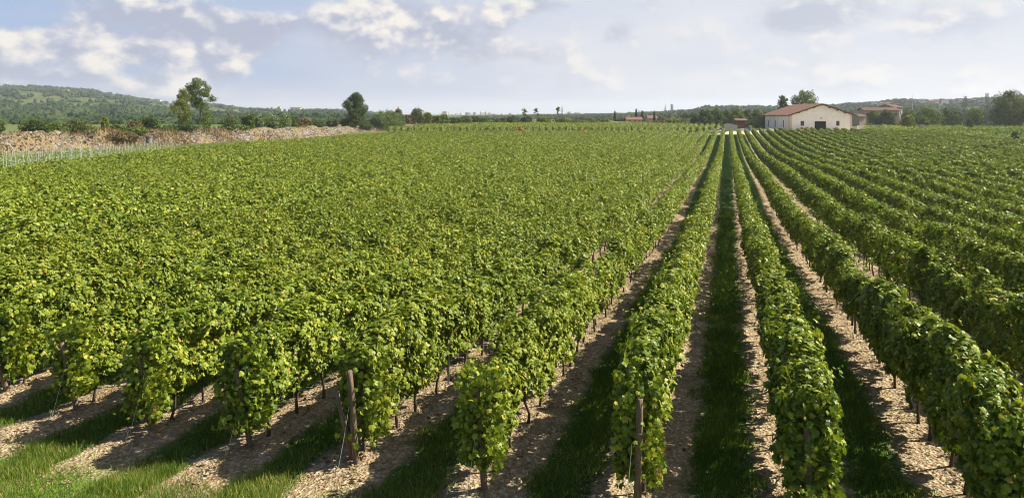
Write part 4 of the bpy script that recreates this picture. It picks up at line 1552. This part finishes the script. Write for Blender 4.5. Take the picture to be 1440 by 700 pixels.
def panel(x0, x1, z0, z1a, z1b, y=0.0, th=.35):
    V = [(x0, y, z0), (x1, y, z0), (x1, y, z1b), (x0, y, z1a), (x0, y + th, z0), (x1, y + th, z0), (x1, y + th, z1b), (x0, y + th, z1a)]
    mb.add(V, [(0, 1, 2, 3), (5, 4, 7, 6), (4, 0, 3, 7), (1, 5, 6, 2), (4, 5, 1, 0), (3, 2, 6, 7)])


for a, b in zip(cuts_x[:-1], cuts_x[1:]):
    seg = [(a, b)] if not (a < GW / 2 < b) else [(a, GW / 2), (GW / 2, b)]
    for (p, q) in seg:
        if (a, b) == (dw0, dw1):
            panel(p, q, dh, roof_z(p), roof_z(q))
        elif (a, b) in ((w1[0], w1[1]), (w2[0], w2[1])):
            panel(p, q, -.5, wz0, wz0)
            panel(p, q, wz1, roof_z(p), roof_z(q))
        else:
            panel(p, q, -.5, roof_z(p), roof_z(q))
mb.box(0, .35, .36, BL, -.5, EV)
mb.box(GW - .35, GW, .36, BL, -.5, EV)
panel(0, GW / 2, -.5, EV, RG, BL)
panel(GW / 2, GW, -.5, RG, EV, BL)
mb.build('wall', M_cream, root)
# roof: two slabs with overhang
oh, of = 1.5, 1.4
for sg in (0, 1):
    mb = MB()
    e0 = (-oh if sg == 0 else GW + oh)
    ze = EV - sl * oh + .12
    zr = RG + .12
    t_ = .28
    V = [(e0, -of, ze), (GW / 2, -of, zr), (GW / 2, BL + of, zr), (e0, BL + of, ze), (e0, -of, ze + t_), (GW / 2, -of, zr + t_), (GW / 2, BL + of, zr + t_), (e0, BL + of, ze + t_)]
    mb.add(V, [(0, 3, 2, 1), (4, 5, 6, 7), (0, 1, 5, 4), (2, 3, 7, 6), (3, 0, 4, 7), (1, 2, 6, 5)])
    mb.build('roof', M_tile, root)
    mb = MB()                                                # verge board under the tiles
    V = [(e0, -of - .08, ze - .28), (GW / 2, -of - .08, zr - .28), (GW / 2, -of - .08, zr + .20), (e0, -of - .08, ze + .20),
         (e0, -of - .01, ze - .28), (GW / 2, -of - .01, zr - .28), (GW / 2, -of - .01, zr + .20), (e0, -of - .01, ze + .20)]
    mb.add(V, [(0, 1, 2, 3), (5, 4, 7, 6), (4, 0, 3, 7), (1, 5, 6, 2), (4, 5, 1, 0), (3, 2, 6, 7)])
    mb.build('verge_board', M_beam, root)
for i in range(1, 8):                                         # purlin ends under the verge
    xx = GW * i / 8
    zz_ = roof_z(xx)
    mb = MB()
    mb.box(xx - .16, xx + .16, -of, -.02, zz_ - .50, zz_ - .12)
    mb.build('purlin', M_beam, root)
for i in range(7):                                            # pilasters on the long side
    y0 = .9 + i * (BL - 2.2) / 6
    mb = MB()
    mb.box(-.55, -.003, y0 - .45, y0 + .45, -.5, EV - .55, )
    mb.build('pilaster', M_pil if i == 0 else M_cream, root)
    mb = MB()
    mb.box(-oh + .1, -.003, y0 - .14, y0 + .14, EV - .52, EV - .20)
    mb.build('eave_bracket', M_beam, root)
for x0, x1 in ((-.02, .62), (GW - .62, GW + .02)):
    mb = MB()
    mb.box(x0, x1, -.16, -.004, -.5, EV - .1)
    mb.build('corner_pilaster', M_pil, root)
dr = MB()
dr.box(dw0 + .02, dw1 - .02, .22, .30, -.3, dh - .02)
dr = dr.build('door', M_black, root)
for i in range(1, 4):
    mb = MB()
    xx = dw0 + (dw1 - dw0) * i / 4
    mb.box(xx - .05, xx + .05, .17, .215, -.3, dh - .04)
    mb.build('door_rib', M_beam, dr)
mb = MB()
mb.box(dw0 - .45, dw0 - .003, -.10, -.004, -.3, dh + .45)
mb.box(dw1 + .003, dw1 + .45, -.10, -.004, -.3, dh + .45)
mb.box(dw0 - .002, dw1 + .002, -.10, -.004, dh + .003, dh + .45)
mb.build('door_frame', M_white, root)
mb = MB()
mb.box(GW / 2 - .25, GW / 2 + .25, -.22, -.003, dh + 1.2, dh + 1.55)
mb.build('wall_lamp', M_beam, root)
for (x0, x1) in (w1, w2):
    mb = MB()
    mb.box(x0, x1, .20, .26, wz0, wz1)
    wn = mb.build('window', M_glass, root)
    mb = MB()
    xm = (x0 + x1) / 2
    mb.box(x0 + .002, x0 + .12, .10, .195, wz0 + .002, wz1 - .002)
    mb.box(x1 - .12, x1 - .002, .10, .195, wz0 + .002, wz1 - .002)
    mb.box(xm - .06, xm + .06, .10, .195, wz0 + .002, wz1 - .002)
    mb.box(x0 + .125, x1 - .125, .12, .19, (wz0 + wz1) / 2 - .06, (wz0 + wz1) / 2 + .06)
    mb.build('window_frame', M_shut, wn)
    mb = MB()
    mb.box(x0 - .15, x1 + .15, -.15, -.003, wz0 - .18, wz0 - .003)
    mb.build('sill', M_white, wn)
for i in (1, 3, 5):                                           # tall slits on the long side
    y0 = .9 + (i + .5) * (BL - 2.2) / 6
    mb = MB()
    mb.box(-.06, -.003, y0 - .5, y0 + .5, EV * .2, EV * .66)
    mb.build('side_window', M_glass, root)

# planters along the front
M_pot = plain('clay_pot', (.36, .15, .08), .85)
M_red = leafmat('flower_petal', [(0, (.05, .07, .02)), (.4, (.16, .05, .02)), (.75, (.34, .06, .03)), (1, (.42, .18, .05))], .2)
for i, (px, mt, lb) in enumerate(((1127, M_red, 'pot of red flowers left of the doorway, below the left window'), (1141, M_red, 'pot of red and orange flowers at the left side of the doorway'),
                                  (1135, M_dark, 'small dark potted bush between the two flower pots'), (1176.5, M_yell, 'large pot with a yellow-green bush below the right window'))):
    d = 281.0
    b = at(px, d, z=0)
    b[2] = float(G(b[0], b[1]))
    r_ = empty('flower_pot', b)
    r_.scale = (.68, .68, .68)
    tag(r_, lb, 'planter', 'planters in front of the cream building')
    mb = MB()
    mb.tube([(0, 0, 0), (0, 0, .9), (0, 0, 1.1)], [.45, .7, .74], 12)
    mb.build('pot', M_pot, r_)
    rg = np.random.default_rng(i)
    obj('plant', crown_mesh(rg, [((0, 0, 1.6), (.95, .95, .8)), ((.3, .2, 2.1), (.6, .6, .6))], 420, .30, mt, name='plant'), r_)


def house(px, d, w_px, ybase, yeave, yridge, wall, roof, label, name='house', rot=0.0, depth=9.0, group=None, wins=3, ridge_along=True):
    b = at(px, d, py=ybase)
    wd = w_px / FPX * d
    he = (ybase - yeave) / FPX * d
    hr_ = (ybase - yridge) / FPX * d
    r_ = empty(name, b, YAW + rot)
    tag(r_, label, 'house', group)
    mb = MB()
    mb.box(-wd / 2, wd / 2, 0, depth, -4, he)
    if ridge_along:
        mb.add([(-wd / 2, 0, he), (-wd / 2, depth, he), (-wd / 2, depth / 2, hr_ - .1), (wd / 2, 0, he), (wd / 2, depth, he), (wd / 2, depth / 2, hr_ - .1)], [], [(1, 0, 2), (3, 4, 5)])
    mb.build('wall', wall, r_)
    mb = MB()
    o = .6
    t_ = .25
    for sg in (0, 1):
        y0 = -o if sg == 0 else depth + o
        sl_ = (hr_ - he) / (depth / 2)
        ze = he - sl_ * o
        V = [(-wd / 2 - o, y0, ze), (wd / 2 + o, y0, ze), (wd / 2 + o, depth / 2, hr_), (-wd / 2 - o, depth / 2, hr_)]
        V += [(a, b_, c + t_) for a, b_, c in V]
        mb.add(V, [(3, 2, 1, 0), (4, 5, 6, 7), (0, 1, 5, 4), (1, 2, 6, 5), (2, 3, 7, 6), (3, 0, 4, 7)])
    mb.build('roof', roof, r_)
    for i in range(wins):
        xx = -wd / 2 + wd * (i + .5) / wins
        mb = MB()
        mb.box(xx - wd * .05, xx + wd * .05, -.08, -.004, he * .45, he * .75)
        mb.build('window', M_glass, r_)
    return r_


M_tan = plaster('tan_plaster', (.34, .27, .20))
M_pink = plaster('pink_plaster', (.62, .42, .33))
M_orange = plaster('orange_plaster', (.70, .40, .16))
M_yellow = plaster('yellow_plaster', (.78, .58, .24))
M_pale = plaster('pale_plaster', (.72, .70, .66))
M_grey = plaster('grey_concrete', (.27, .27, .28))
house(1240, 420, 46, 170, 155.5, 151.5, M_tan, M_tile_old, 'long tan farmhouse with red tiled roof right of the cream building', 'farmhouse', rot=-.10, depth=10, wins=5)
house(1263, 432, 20, 170, 151, 147.5, M_tan, M_tile_old, 'taller end wing of the tan farmhouse with brown gable', 'farmhouse', rot=.5, depth=10, wins=2)
house(1213, 400, 11, 168, 164, 160.8, M_tan, M_tile_old, 'low red roofed outbuilding between the cream building and the farmhouse', 'outbuilding', rot=.3, depth=7, wins=1)
house(892.5, 460, 21, 172, 168.5, 165.2, M_pink, M_tile, 'long low red roof beyond the far bank', 'house', depth=9, group='red roofs beyond the far bank')
house(918, 480, 12, 170, 166.5, 162.8, M_pink, M_tile, 'small red roofed house right of the long low red roof', 'house', depth=9, group='red roofs beyond the far bank')

# houses on the hills
hs = [(91, 127.5, 7, M_pink, 'pinkish house among trees on top of the left hill'), (217, 141.5, 16, M_pale, 'long white greenhouse-like house high on the left hill slope'), (411, 152.5, 6, M_orange, 'orange villa on the low crest of the left hill'),
      (418.5, 152.8, 8, M_yellow, 'yellow villa beside the orange villa on the crest'), (360, 157.5, 3, M_pale, 'tiny white house halfway down the left hill'), (377, 160, 3.5, M_orange, 'tiny orange house low on the left hill'), (395, 158, 4, M_pale, 'tiny white house right of the tiny orange one'),
      (392, 151.5, 3, M_pale, 'tiny white house on the crest left of the villas'), (455, 156, 3, M_yellow, 'tiny yellow house right of the villas'), (328, 151, 4, M_pale, 'white house right of the slim trees on the hill')]
for i, (px, py, w_, mt, lb) in enumerate(hs):
    d = 1500.0
    dsr = np.linspace(1000, 2290, 200)
    prow = HOR + (CAMZ - hill_z(np.full(200, px), dsr)) / dsr * FPX
    j = np.where(prow <= py + 2.0)[0]
    d = float(dsr[j[0]]) if len(j) else 2290.0
    house(px, d - 25, w_, py + 3.5, py - .3, py - 1.6, mt, M_tile_old, lb, 'hill_house', depth=10, wins=0 if w_ < 5 else 3, group='houses on the left hill')
for i, (px, py, w_) in enumerate(((1232, 144.5, 6), (1241, 145.5, 5), (1250, 146, 5), (1299, 141, 7), (1311, 142.5, 9), (1318, 141.5, 6), (1331, 142.5, 7), (1352, 142, 4), (1080, 154.5, 6), (1086, 155, 4), (1093, 154.5, 4))):
    house(px, 1180 + i * 13, w_, py + 3.0, py - .2, py - 1.8, (M_pale, M_tan, M_pink)[i % 3], M_tile_old,
          ['pale house at the left end of the right ridge village', 'tan house beside the first pale one on the ridge', 'pink house right of the tan one above the farmhouse roof', 'pale house left of the long ridge house', 'long tan house in the middle of the ridge village',
           'pink house right behind the long ridge house', 'pale house right of the long ridge house', 'small tan house at the right end of the ridge village', 'pinkish house above the left eave of the cream building', 'small pale house next to the pinkish one', 'small tan house nearest the roof of the cream building'][i],
          'ridge_house', depth=9, wins=3, group='houses on the right ridge')

# distant town: apartment blocks, towers, spires
tw = [(611, 161, 2), (619, 158.5, 3), (625, 156.5, 6.5), (629.5, 156.8, 3), (636, 161, 4), (643, 159, 4), (648, 158.8, 3), (652, 161, 3), (656, 158, 4), (660.5, 158.4, 3.5), (667, 157.8, 4), (671, 160, 5), (675, 161, 5), (679, 156.8, 5), (682.5, 157.2, 3), (689, 158.4, 4), (694, 160, 5),
      (700, 160.5, 4), (706, 159.6, 4), (712, 160.4, 3), (717, 159, 3.5), (723, 160.8, 4), (729, 160.2, 3), (745, 160, 5), (765, 159.8, 4), (775, 160, 6), (800, 157.2, 5), (813, 157.8, 6), (825, 159, 6), (870, 158, 5), (885, 157, 4), (903, 155.5, 7), (915, 156.4, 5), (924, 156, 5), (941, 156, 5)]
bpl = [(M_pale, 'pale'), (M_grey, 'grey'), (M_tan, 'tan'), (M_white, 'white')]
tl = ['tiny far apartment block in the hazy skyline, below the clouds']
for i, (px, yt, w_) in enumerate(tw):
    d = 3300.0 + (i * 97 % 400)
    b = at(px, d, z=-8)
    wd = w_ / FPX * d
    h = CAMZ - (yt - HOR) / FPX * d + 8
    mt, cn = bpl[(i * 7 + i // 3) % 4]
    root = empty('apartment_block', b, YAW + (.5 if i % 2 else -.3))
    if i == 2:
        lb = 'largest pale apartment tower of the far skyline with slanting roof, above the scrub'
    else:
        lb = 'hazy %s block on the far skyline, %s from the left' % (cn, ORD[i + 1])
    tag(root, lb, 'building', 'blocks of the distant town')
    mb = MB()
    mb.box(-wd / 2, wd / 2, 0, wd * .8, 0, h * .93)
    mb.box(-wd / 2 + wd * .04, wd / 2 - wd * .04, wd * .1, wd * .7, h * .93 + .01, h * .95)
    mb.build('tower_body', mt, root)
    mb = MB()
    mb.box(-wd * .2, wd * .25, wd * .2, wd * .6, h * .95 + .01, h)
    mb.build('roof_house', M_grey, root)
    for j in range(3):
        mb = MB()
        zc = h * (.35 + .2 * j)
        mb.box(-wd * .42, wd * .42, -.6, -.05, zc, zc + h * .05)
        mb.build('window_band', M_glass, root)
for px, yt, d, lb in ((790.5, 147.5, 2900, 'slim church spire left on the far skyline'), (935.6, 146, 2000, 'white church tower with needle spire left of the water tower')):
    b = at(px, d, z=0)
    h = CAMZ - (yt - HOR) / FPX * d
    root = empty('church_tower', b, YAW)
    tag(root, lb, 'church', 'church towers on the skyline')
    q = d / 2000
    mb = MB()
    mb.box(-2.2 * q, 2.2 * q, -2.2 * q, 2.2 * q, -5, h * .60)
    mb.box(-2.6 * q, 2.6 * q, -2.6 * q, 2.6 * q, h * .60 + .02, h * .63)
    mb.build('shaft', M_pale, root)
    mb = MB()
    mb.tube([(0, 0, h * .63), (0, 0, h * .70), (0, 0, h)], [2.4 * q, 1.5 * q, .1], 8)
    mb.build('spire', M_grey, root)
b = at(945.2, 1900, z=0)
h = CAMZ - (146.5 - HOR) / FPX * 1900
root = empty('water_tower', b, YAW)
tag(root, 'bluish grey drum-shaped water tower on the far skyline', 'tower')
mb = MB()
mb.tube([(0, 0, -5), (0, 0, h * .45)], [2.6, 2.4], 12)
mb.build('stem', M_grey, root)
mb = MB()
mb.tube([(0, 0, h * .45), (0, 0, h * .58), (0, 0, h * .94), (0, 0, h)], [2.5, 4.4, 4.4, 3.4], 14)
M_blue = plain('bluish_concrete', (.34, .38, .46), .8)
mb.build('tank', M_blue, root)
mb = MB()
mb.tube([(0, 0, 0), (0, 0, 14), (0, 0, 20)], [.14, .10, .06], 6)
mb.tube([(0, 0, 20), (.3, 0, 20.6), (1.2, 0, 20.8)], [.06, .06, .05], 5)
o = mb.build('lamp_pole', M_metal, None, at(1283, 480, z=-1.5), (0, 0, YAW))
o.scale = (1, 1, ((160 - 132) / FPX * 480 + CAMZ + 1.5) / 20.8)
tag(o, 'tall thin grey lamp pole right of the farmhouse', 'pole')

# lattice pylon: two masts and a braced cross beam
b1, b2 = at(1356.5, 318, z=0), at(1388, 318, z=0)
zb = float(G(b1[0], b1[1]))
root = empty('lattice_pylon', (b1[0], b1[1], zb), YAW)
tag(root, 'dark lattice power pylon of two masts with slanting cross beam beyond the field', 'pylon')
span = float(np.linalg.norm(b2[:2] - b1[:2]))
for mx, yt, lean in ((0.0, 135.0, .09), (span, 131.0, 0.0)):
    H = CAMZ - (yt - HOR) / FPX * 318 - zb
    mb = MB()
    nseg = 6
    wid = lambda q: .85 - .45 * q
    for sx_, sy_ in ((-1, -1), (1, -1), (1, 1), (-1, 1)):
        q = np.linspace(0, 1, 6)
        mb.tube(np.stack([mx + lean * q * H * .25 + sx_ * wid(q), sy_ * wid(q), q * H], -1), .085, 4)
    for i in range(nseg):
        q0, q1 = i / nseg, (i + 1) / nseg
        for (ax, ay, bx_, by_) in ((-1, -1, 1, -1), (1, -1, 1, 1), (1, 1, -1, 1), (-1, 1, -1, -1)):
            o0, o1 = mx + lean * q0 * H * .25, mx + lean * q1 * H * .25
            mb.tube([(o0 + ax * wid(q0), ay * wid(q0), q0 * H), (o1 + bx_ * wid(q1), by_ * wid(q1), q1 * H)], .032, 4)
            mb.tube([(o0 + bx_ * wid(q0), by_ * wid(q0), q0 * H), (o1 + ax * wid(q1), ay * wid(q1), q1 * H)], .032, 4)
    mb.build('mast', M_pylon, root)
mb = MB()
Ht = CAMZ - (138 - HOR) / FPX * 318 - zb
x0_, x1_ = Ht * .02, span
for (za, zc) in ((Ht, Ht - 2.2), (Ht - 1.0, Ht - 3.4), (Ht - 2.6, Ht + .8)):
    for yy in (-.35, .35):
        mb.tube([(x0_, yy, za), (span, yy, zc)], .07, 4)
for i in range(7):
    q0, q1 = i / 7, (i + 1) / 7
    mb.tube([(x0_ + (span - x0_) * q0, -.35, Ht - 2.2 * q0), (x0_ + (span - x0_) * q1, .35, Ht - 1.0 - 2.4 * q1)], .05, 4)
mb.build('cross_beam', M_pylon, root)

# low wall at the far right headland, hut, netting, crates, tractor
M_conc = plaster('pale_concrete', (.55, .53, .49))
pa, pb = at(1206, 287, z=0), at(1262, 283, z=0)
ln = float(np.linalg.norm((pb - pa)[:2]))
ang = math.atan2(pb[1] - pa[1], pb[0] - pa[0])
zb = float(G(*pa[:2]))
root = empty('low_wall', (pa[0], pa[1], zb), ang)
tag(root, 'low pale concrete wall right of the cream building', 'wall')
mb = MB()
mb.box(0, ln, -.2, .2, -.5, 2.1)
mb.build('wall_body', M_conc, root)
mb = MB()
mb.box(-.1, ln + .1, -.3, .3, 2.103, 2.3)
mb.build('coping', M_conc, root)
b = at(1297, 276, z=0)
b[2] = float(G(b[0], b[1]))
root = empty('utility_box', b, YAW)
tag(root, 'grey concrete utility box at the end of the diagonal track', 'box')
mb = MB()
mb.box(-1.0, 1.0, -.6, .6, 0, 2.5, .08)
mb.build('housing', M_grey, root)
mb = MB()
mb.box(-1.15, 1.15, -.75, .75, 2.51, 2.7)
mb.build('lid', M_conc, root)
M_hut_grey = plain('weathered_concrete', (.15, .15, .145), .9, var=.3)
b = at(209.5, 172, py=199)
root = empty('concrete_well', b, YAW)
tag(root, 'grey concrete well housing with dark lid at the foot of the bank', 'well')
mb = MB()
mb.tube([(0, 0, -.5), (0, 0, 1.1)], [.75, .75], 16)
mb.build('ring', M_hut_grey, root)
mb = MB()
mb.tube([(0, 0, 1.101), (0, 0, 1.3)], [.95, .95], 16)
mb.build('lid', M_pylon, root)
b = at(1043, 296, z=0)
b[2] = float(G(b[0], b[1]))
root = empty('wooden_hut', b, YAW)
tag(root, 'dark brown open hut behind the parked cars', 'hut')
M_hut = plain('hut_boards', (.11, .06, .045), .9, var=.35, scale=4)
for sx_, sy_ in ((-2.2, 0), (2.2, 0), (-2.2, 2.6), (2.2, 2.6)):
    mb = MB()
    mb.box(sx_ - .14, sx_ + .14, sy_ - .14, sy_ + .14, -.3, 4.2)
    mb.build('post', M_hut, root)
mb = MB()
mb.box(-2.05, 2.05, 2.5, 2.7, -.3, 4.1)
mb.build('back_wall', M_hut, root)
mb = MB()
mb.box(-2.05, .2, -.08, .08, 0, 2.2)
mb.build('front_panel', M_hut, root)
mb = MB()
V = [(-2.7, -.6, 4.25), (2.7, -.6, 4.25), (2.7, 3.2, 5.0), (-2.7, 3.2, 5.0)]
V += [(a, b_, c + .2) for a, b_, c in V]
mb.add(V, [(3, 2, 1, 0), (4, 5, 6, 7), (0, 1, 5, 4), (1, 2, 6, 5), (2, 3, 7, 6), (3, 0, 4, 7)])
mb.build('roof', M_hut, root)
pa, pb = at(1017.5, 283, z=0), at(1037, 287, z=0)
ln = float(np.linalg.norm((pb - pa)[:2]))
zb = float(G(*pa[:2]))
root = empty('netting_fence', (pa[0], pa[1], zb), math.atan2(pb[1] - pa[1], pb[0] - pa[0]))
tag(root, 'grey netting fence between the dark car and the white car', 'fence')
M_net = plain('grey_netting', (.07, .08, .075), .9, var=.2, scale=6)
mb = MB()
zz_ = 2.9 + .35 * np.sin(np.linspace(0, 5, 9))
xx = np.linspace(0, ln, 9)
for i in range(8):
    mb.add([(xx[i], -.03, 0), (xx[i + 1], -.03, 0), (xx[i + 1], -.03, zz_[i + 1]), (xx[i], -.03, zz_[i]), (xx[i], .03, 0), (xx[i + 1], .03, 0), (xx[i + 1], .03, zz_[i + 1]), (xx[i], .03, zz_[i])],
           [(0, 1, 2, 3), (5, 4, 7, 6), (3, 2, 6, 7)])
mb.build('net', M_net, root)
for i in range(0, 9, 2):
    mb = MB()
    mb.tube([(xx[i], .10, -.3), (xx[i], .10, zz_[i] + .2)], .06, 6)
    mb.build('post', M_pylon, root)


def paint(name, col):
    m_, t, out = newmat(name)
    b = t.n('ShaderNodeBsdfPrincipled', in_0=col, in_Roughness=.3, in_Metallic=.1)
    b.inputs['Coat Weight'].default_value = .5
    f = t.noise(t.n('ShaderNodeTexCoord').outputs['Object'], 2.0, 4)
    t.set(b.inputs['Roughness'], t.m('ADD', t.m('MULTIPLY', f, .2), .22))
    t.set(out.inputs[0], b.outputs[0])
    return m_


M_tyre = plain('tyre_rubber', (.02, .02, .02), .9)
M_lamp = plain('headlight_glass', (.7, .7, .68), .15)
M_tail = plain('tail_light', (.30, .02, .02), .3)


def loft(mb, prof_y, sections):
    """sections: list of (x, list of z for profile), mirrored half widths in prof"""


def car(px, d, rz, col, label):
    b = at(px, d, z=0)
    b[2] = float(G(b[0], b[1]))
    r_ = empty('parked_car', b, YAW + rz)
    tag(r_, label, 'car', 'cars parked behind the vineyard')
    pm = paint('car_paint', col)
    # lower body: outline in x-z, three width stations for a rounded flank
    prof = [(-2.1, .35), (-2.12, .62), (-2.05, .86), (-1.2, .98), (1.75, .98), (2.08, .84), (2.12, .55), (2.05, .33)]
    mb = MB()
    V = []
    for yy, sh in ((-.86, .95), (-.82, 1.0), (.82, 1.0), (.86, .95)):
        pass
    st = [(-.80, .03), (-.87, 0.0), (.87, 0.0), (.80, .03)]
    rows_ = []
    for yy, ins in [(-.78, .08), (-.88, 0), (.88, 0), (.78, .08)]:
        rows_.append([(x_ * (1 - ins * .3), yy, z_ if z_ < .9 else z_ - (0 if abs(yy) < .8 else .05)) for x_, z_ in prof])
    V = np.array([p for r in rows_ for p in r])
    m = len(prof)
    q = []
    for i in range(3):
        for j in range(m):
            j2 = (j + 1) % m
            q.append((i * m + j, i * m + j2, (i + 1) * m + j2, (i + 1) * m + j))
    t_ = [(0, j + 1, j) for j in range(1, m - 1)] + [(3 * m, 3 * m + j, 3 * m + j + 1) for j in range(1, m - 1)]
    mb.add(V, q, t_)
    mb.build('body', pm, r_, smooth=False)
    # cabin: glass band with painted roof
    mb = MB()
    cb = [(-1.35, .96), (-.70, 1.42), (1.05, 1.42), (1.85, .96)]
    V = [(x_, y_ * (.80 if z_ < 1 else .66), z_) for y_ in (-1, 1) for x_, z_ in cb]
    mb.add(V, [(0, 1, 2, 3), (7, 6, 5, 4), (0, 4, 5, 1), (1, 5, 6, 2), (2, 6, 7, 3), (3, 7, 4, 0)])
    mb.build('windows', M_glass, r_)
    mb = MB()
    mb.box(-.74, 1.10, -.68, .68, 1.425, 1.49, .03)
    for yy in (-1, 1):
        for (xa, xb) in ((-1.37, -.72), (.15, .15), (1.88, 1.07)):
            mb.tube([(xa, yy * .81, .97), (xb, yy * .675, 1.43)], .04, 5)
    mb.build('roof', pm, r_)
    for xx_ in (-1.3, 1.3):
        for yy in (-.80, .80):
            mb = MB()
            mb.tube([(xx_, yy - .1, .32), (xx_, yy + .1, .32)], [.32, .32], 16)
            wh = mb.build('wheel', M_tyre, r_)
            mb = MB()
            s_ = 1 if yy > 0 else -1
            mb.tube([(xx_, yy + s_ * .101, .32), (xx_, yy + s_ * .115, .32)], [.2, .18], 12)
            mb.build('rim', M_metal, wh)
    for yy in (-.6, .6):
        mb = MB()
        mb.box(-2.16, -2.085, yy - .17, yy + .17, .64, .80)
        mb.build('headlight', M_lamp, r_)
        mb = MB()
        mb.box(2.08, 2.14, yy - .14, yy + .14, .64, .82)
        mb.build('tail_light', M_tail, r_)
    return r_


car(1006.5, 264, .15, (.60, .61, .62), 'silver grey car parked left of the dark car')
car(1015, 268, .5, (.015, .025, .02), 'dark green-black car between the silver car and the netting')
car(1044, 266, .1, (.78, .78, .76), 'white car parked in front of the brown hut')
car(1053.5, 267, 1.2, (.16, .34, .55), 'light blue car right of the white car')
car(1081.5, 270, .6, (.55, .60, .66), 'pale silver car at the left corner of the cream building')
car(1097, 275, -.2, (.02, .025, .035), 'black car beside the long side of the cream building')

# orange tractor and crates at the far edge of the rows
M_org = plain('orange_paint', (.80, .20, .02), .45)
b = at(727.5, 269, z=0)
b[2] = float(G(b[0], b[1]))
root = empty('tractor', b, YAW + .1)
tag(root, 'small bright orange tractor at the far edge of the rows', 'tractor')
mb = MB()
mb.box(-1.9, .2, -.4, .4, .7, 1.7, .12)
mb.build('bonnet', M_org, root)
mb = MB()
mb.box(.2, 1.5, -.55, .55, .6, 1.2, .05)
mb.box(.95, 1.5, -.5, .5, 1.201, 1.9, .05)
mb.build('seat_platform', M_org, root)
mb = MB()
for xx_, yy in ((.25, -.6), (.25, .6), (1.45, -.6), (1.45, .6)):
    mb.tube([(xx_, yy, 1.0), (xx_, yy, 2.7)], .05, 6)
mb.box(.05, 1.65, -.75, .75, 2.7, 2.85, .04)
mb.build('canopy', M_org, root)
for xx_, r in ((-1.4, .45), (1.0, .8)):
    for yy in (-.8, .8):
        mb = MB()
        mb.tube([(xx_, yy - .15, r), (xx_, yy + .15, r)], [r, r], 18)
        wh = mb.build('wheel', M_tyre, root)
        mb = MB()
        mb.tube([(xx_, yy - .17, r), (xx_, yy + .17, r)], [r * .5, r * .5], 12)
        mb.build('rim', M_org, wh)
for i, (px, col, lb) in enumerate(((734.5, (.75, .55, .10), 'yellow harvest crate right beside the orange tractor'), (737.5, (.55, .06, .03), 'red harvest crate between two others by the tractor'), (740.5, (.70, .45, .30), 'pale orange harvest crate farthest from the tractor'),
                                   (822, (.60, .07, .03), 'red harvest crate standing alone at the far edge of the rows'))):
    d = 269
    b = at(px, d, z=0)
    b[2] = float(G(b[0], b[1])) + .0
    root = empty('harvest_crate', b, YAW + i * .3)
    tag(root, lb, 'crate', 'harvest crates at the far edge')
    m_ = plain('crate_plastic', col, .5)
    mb = MB()
    mb.box(-.55, .55, -.45, .45, .12, .20)
    mb.build('floor', m_, root)
    for (x0, x1, y0, y1) in ((-.6, -.552, -.5, .5), (.552, .6, -.5, .5), (-.551, .551, -.5, -.452), (-.551, .551, .452, .5)):
        mb = MB()
        mb.box(x0, x1, y0, y1, 0.1, 1.25)
        mb.build('side', m_, root)

# ------------------------------------------------------------------ air
mh, t, out = newmat('haze_air')
pv = t.n('ShaderNodeVolumePrincipled')
pv.inputs['Color'].default_value = (.80, .88, 1.0, 1)
pv.inputs['Density'].default_value = 1.25e-4
pv.inputs['Anisotropy'].default_value = 0.2
t.t.links.new(pv.outputs[0], out.inputs['Volume'])
mb = MB()
mb.box(-7600, 7600, -1700, 7900, -12, 128)
tag(mb.build('haze', mh), kind='stuff')
print('tris ready', len(bpy.data.objects))
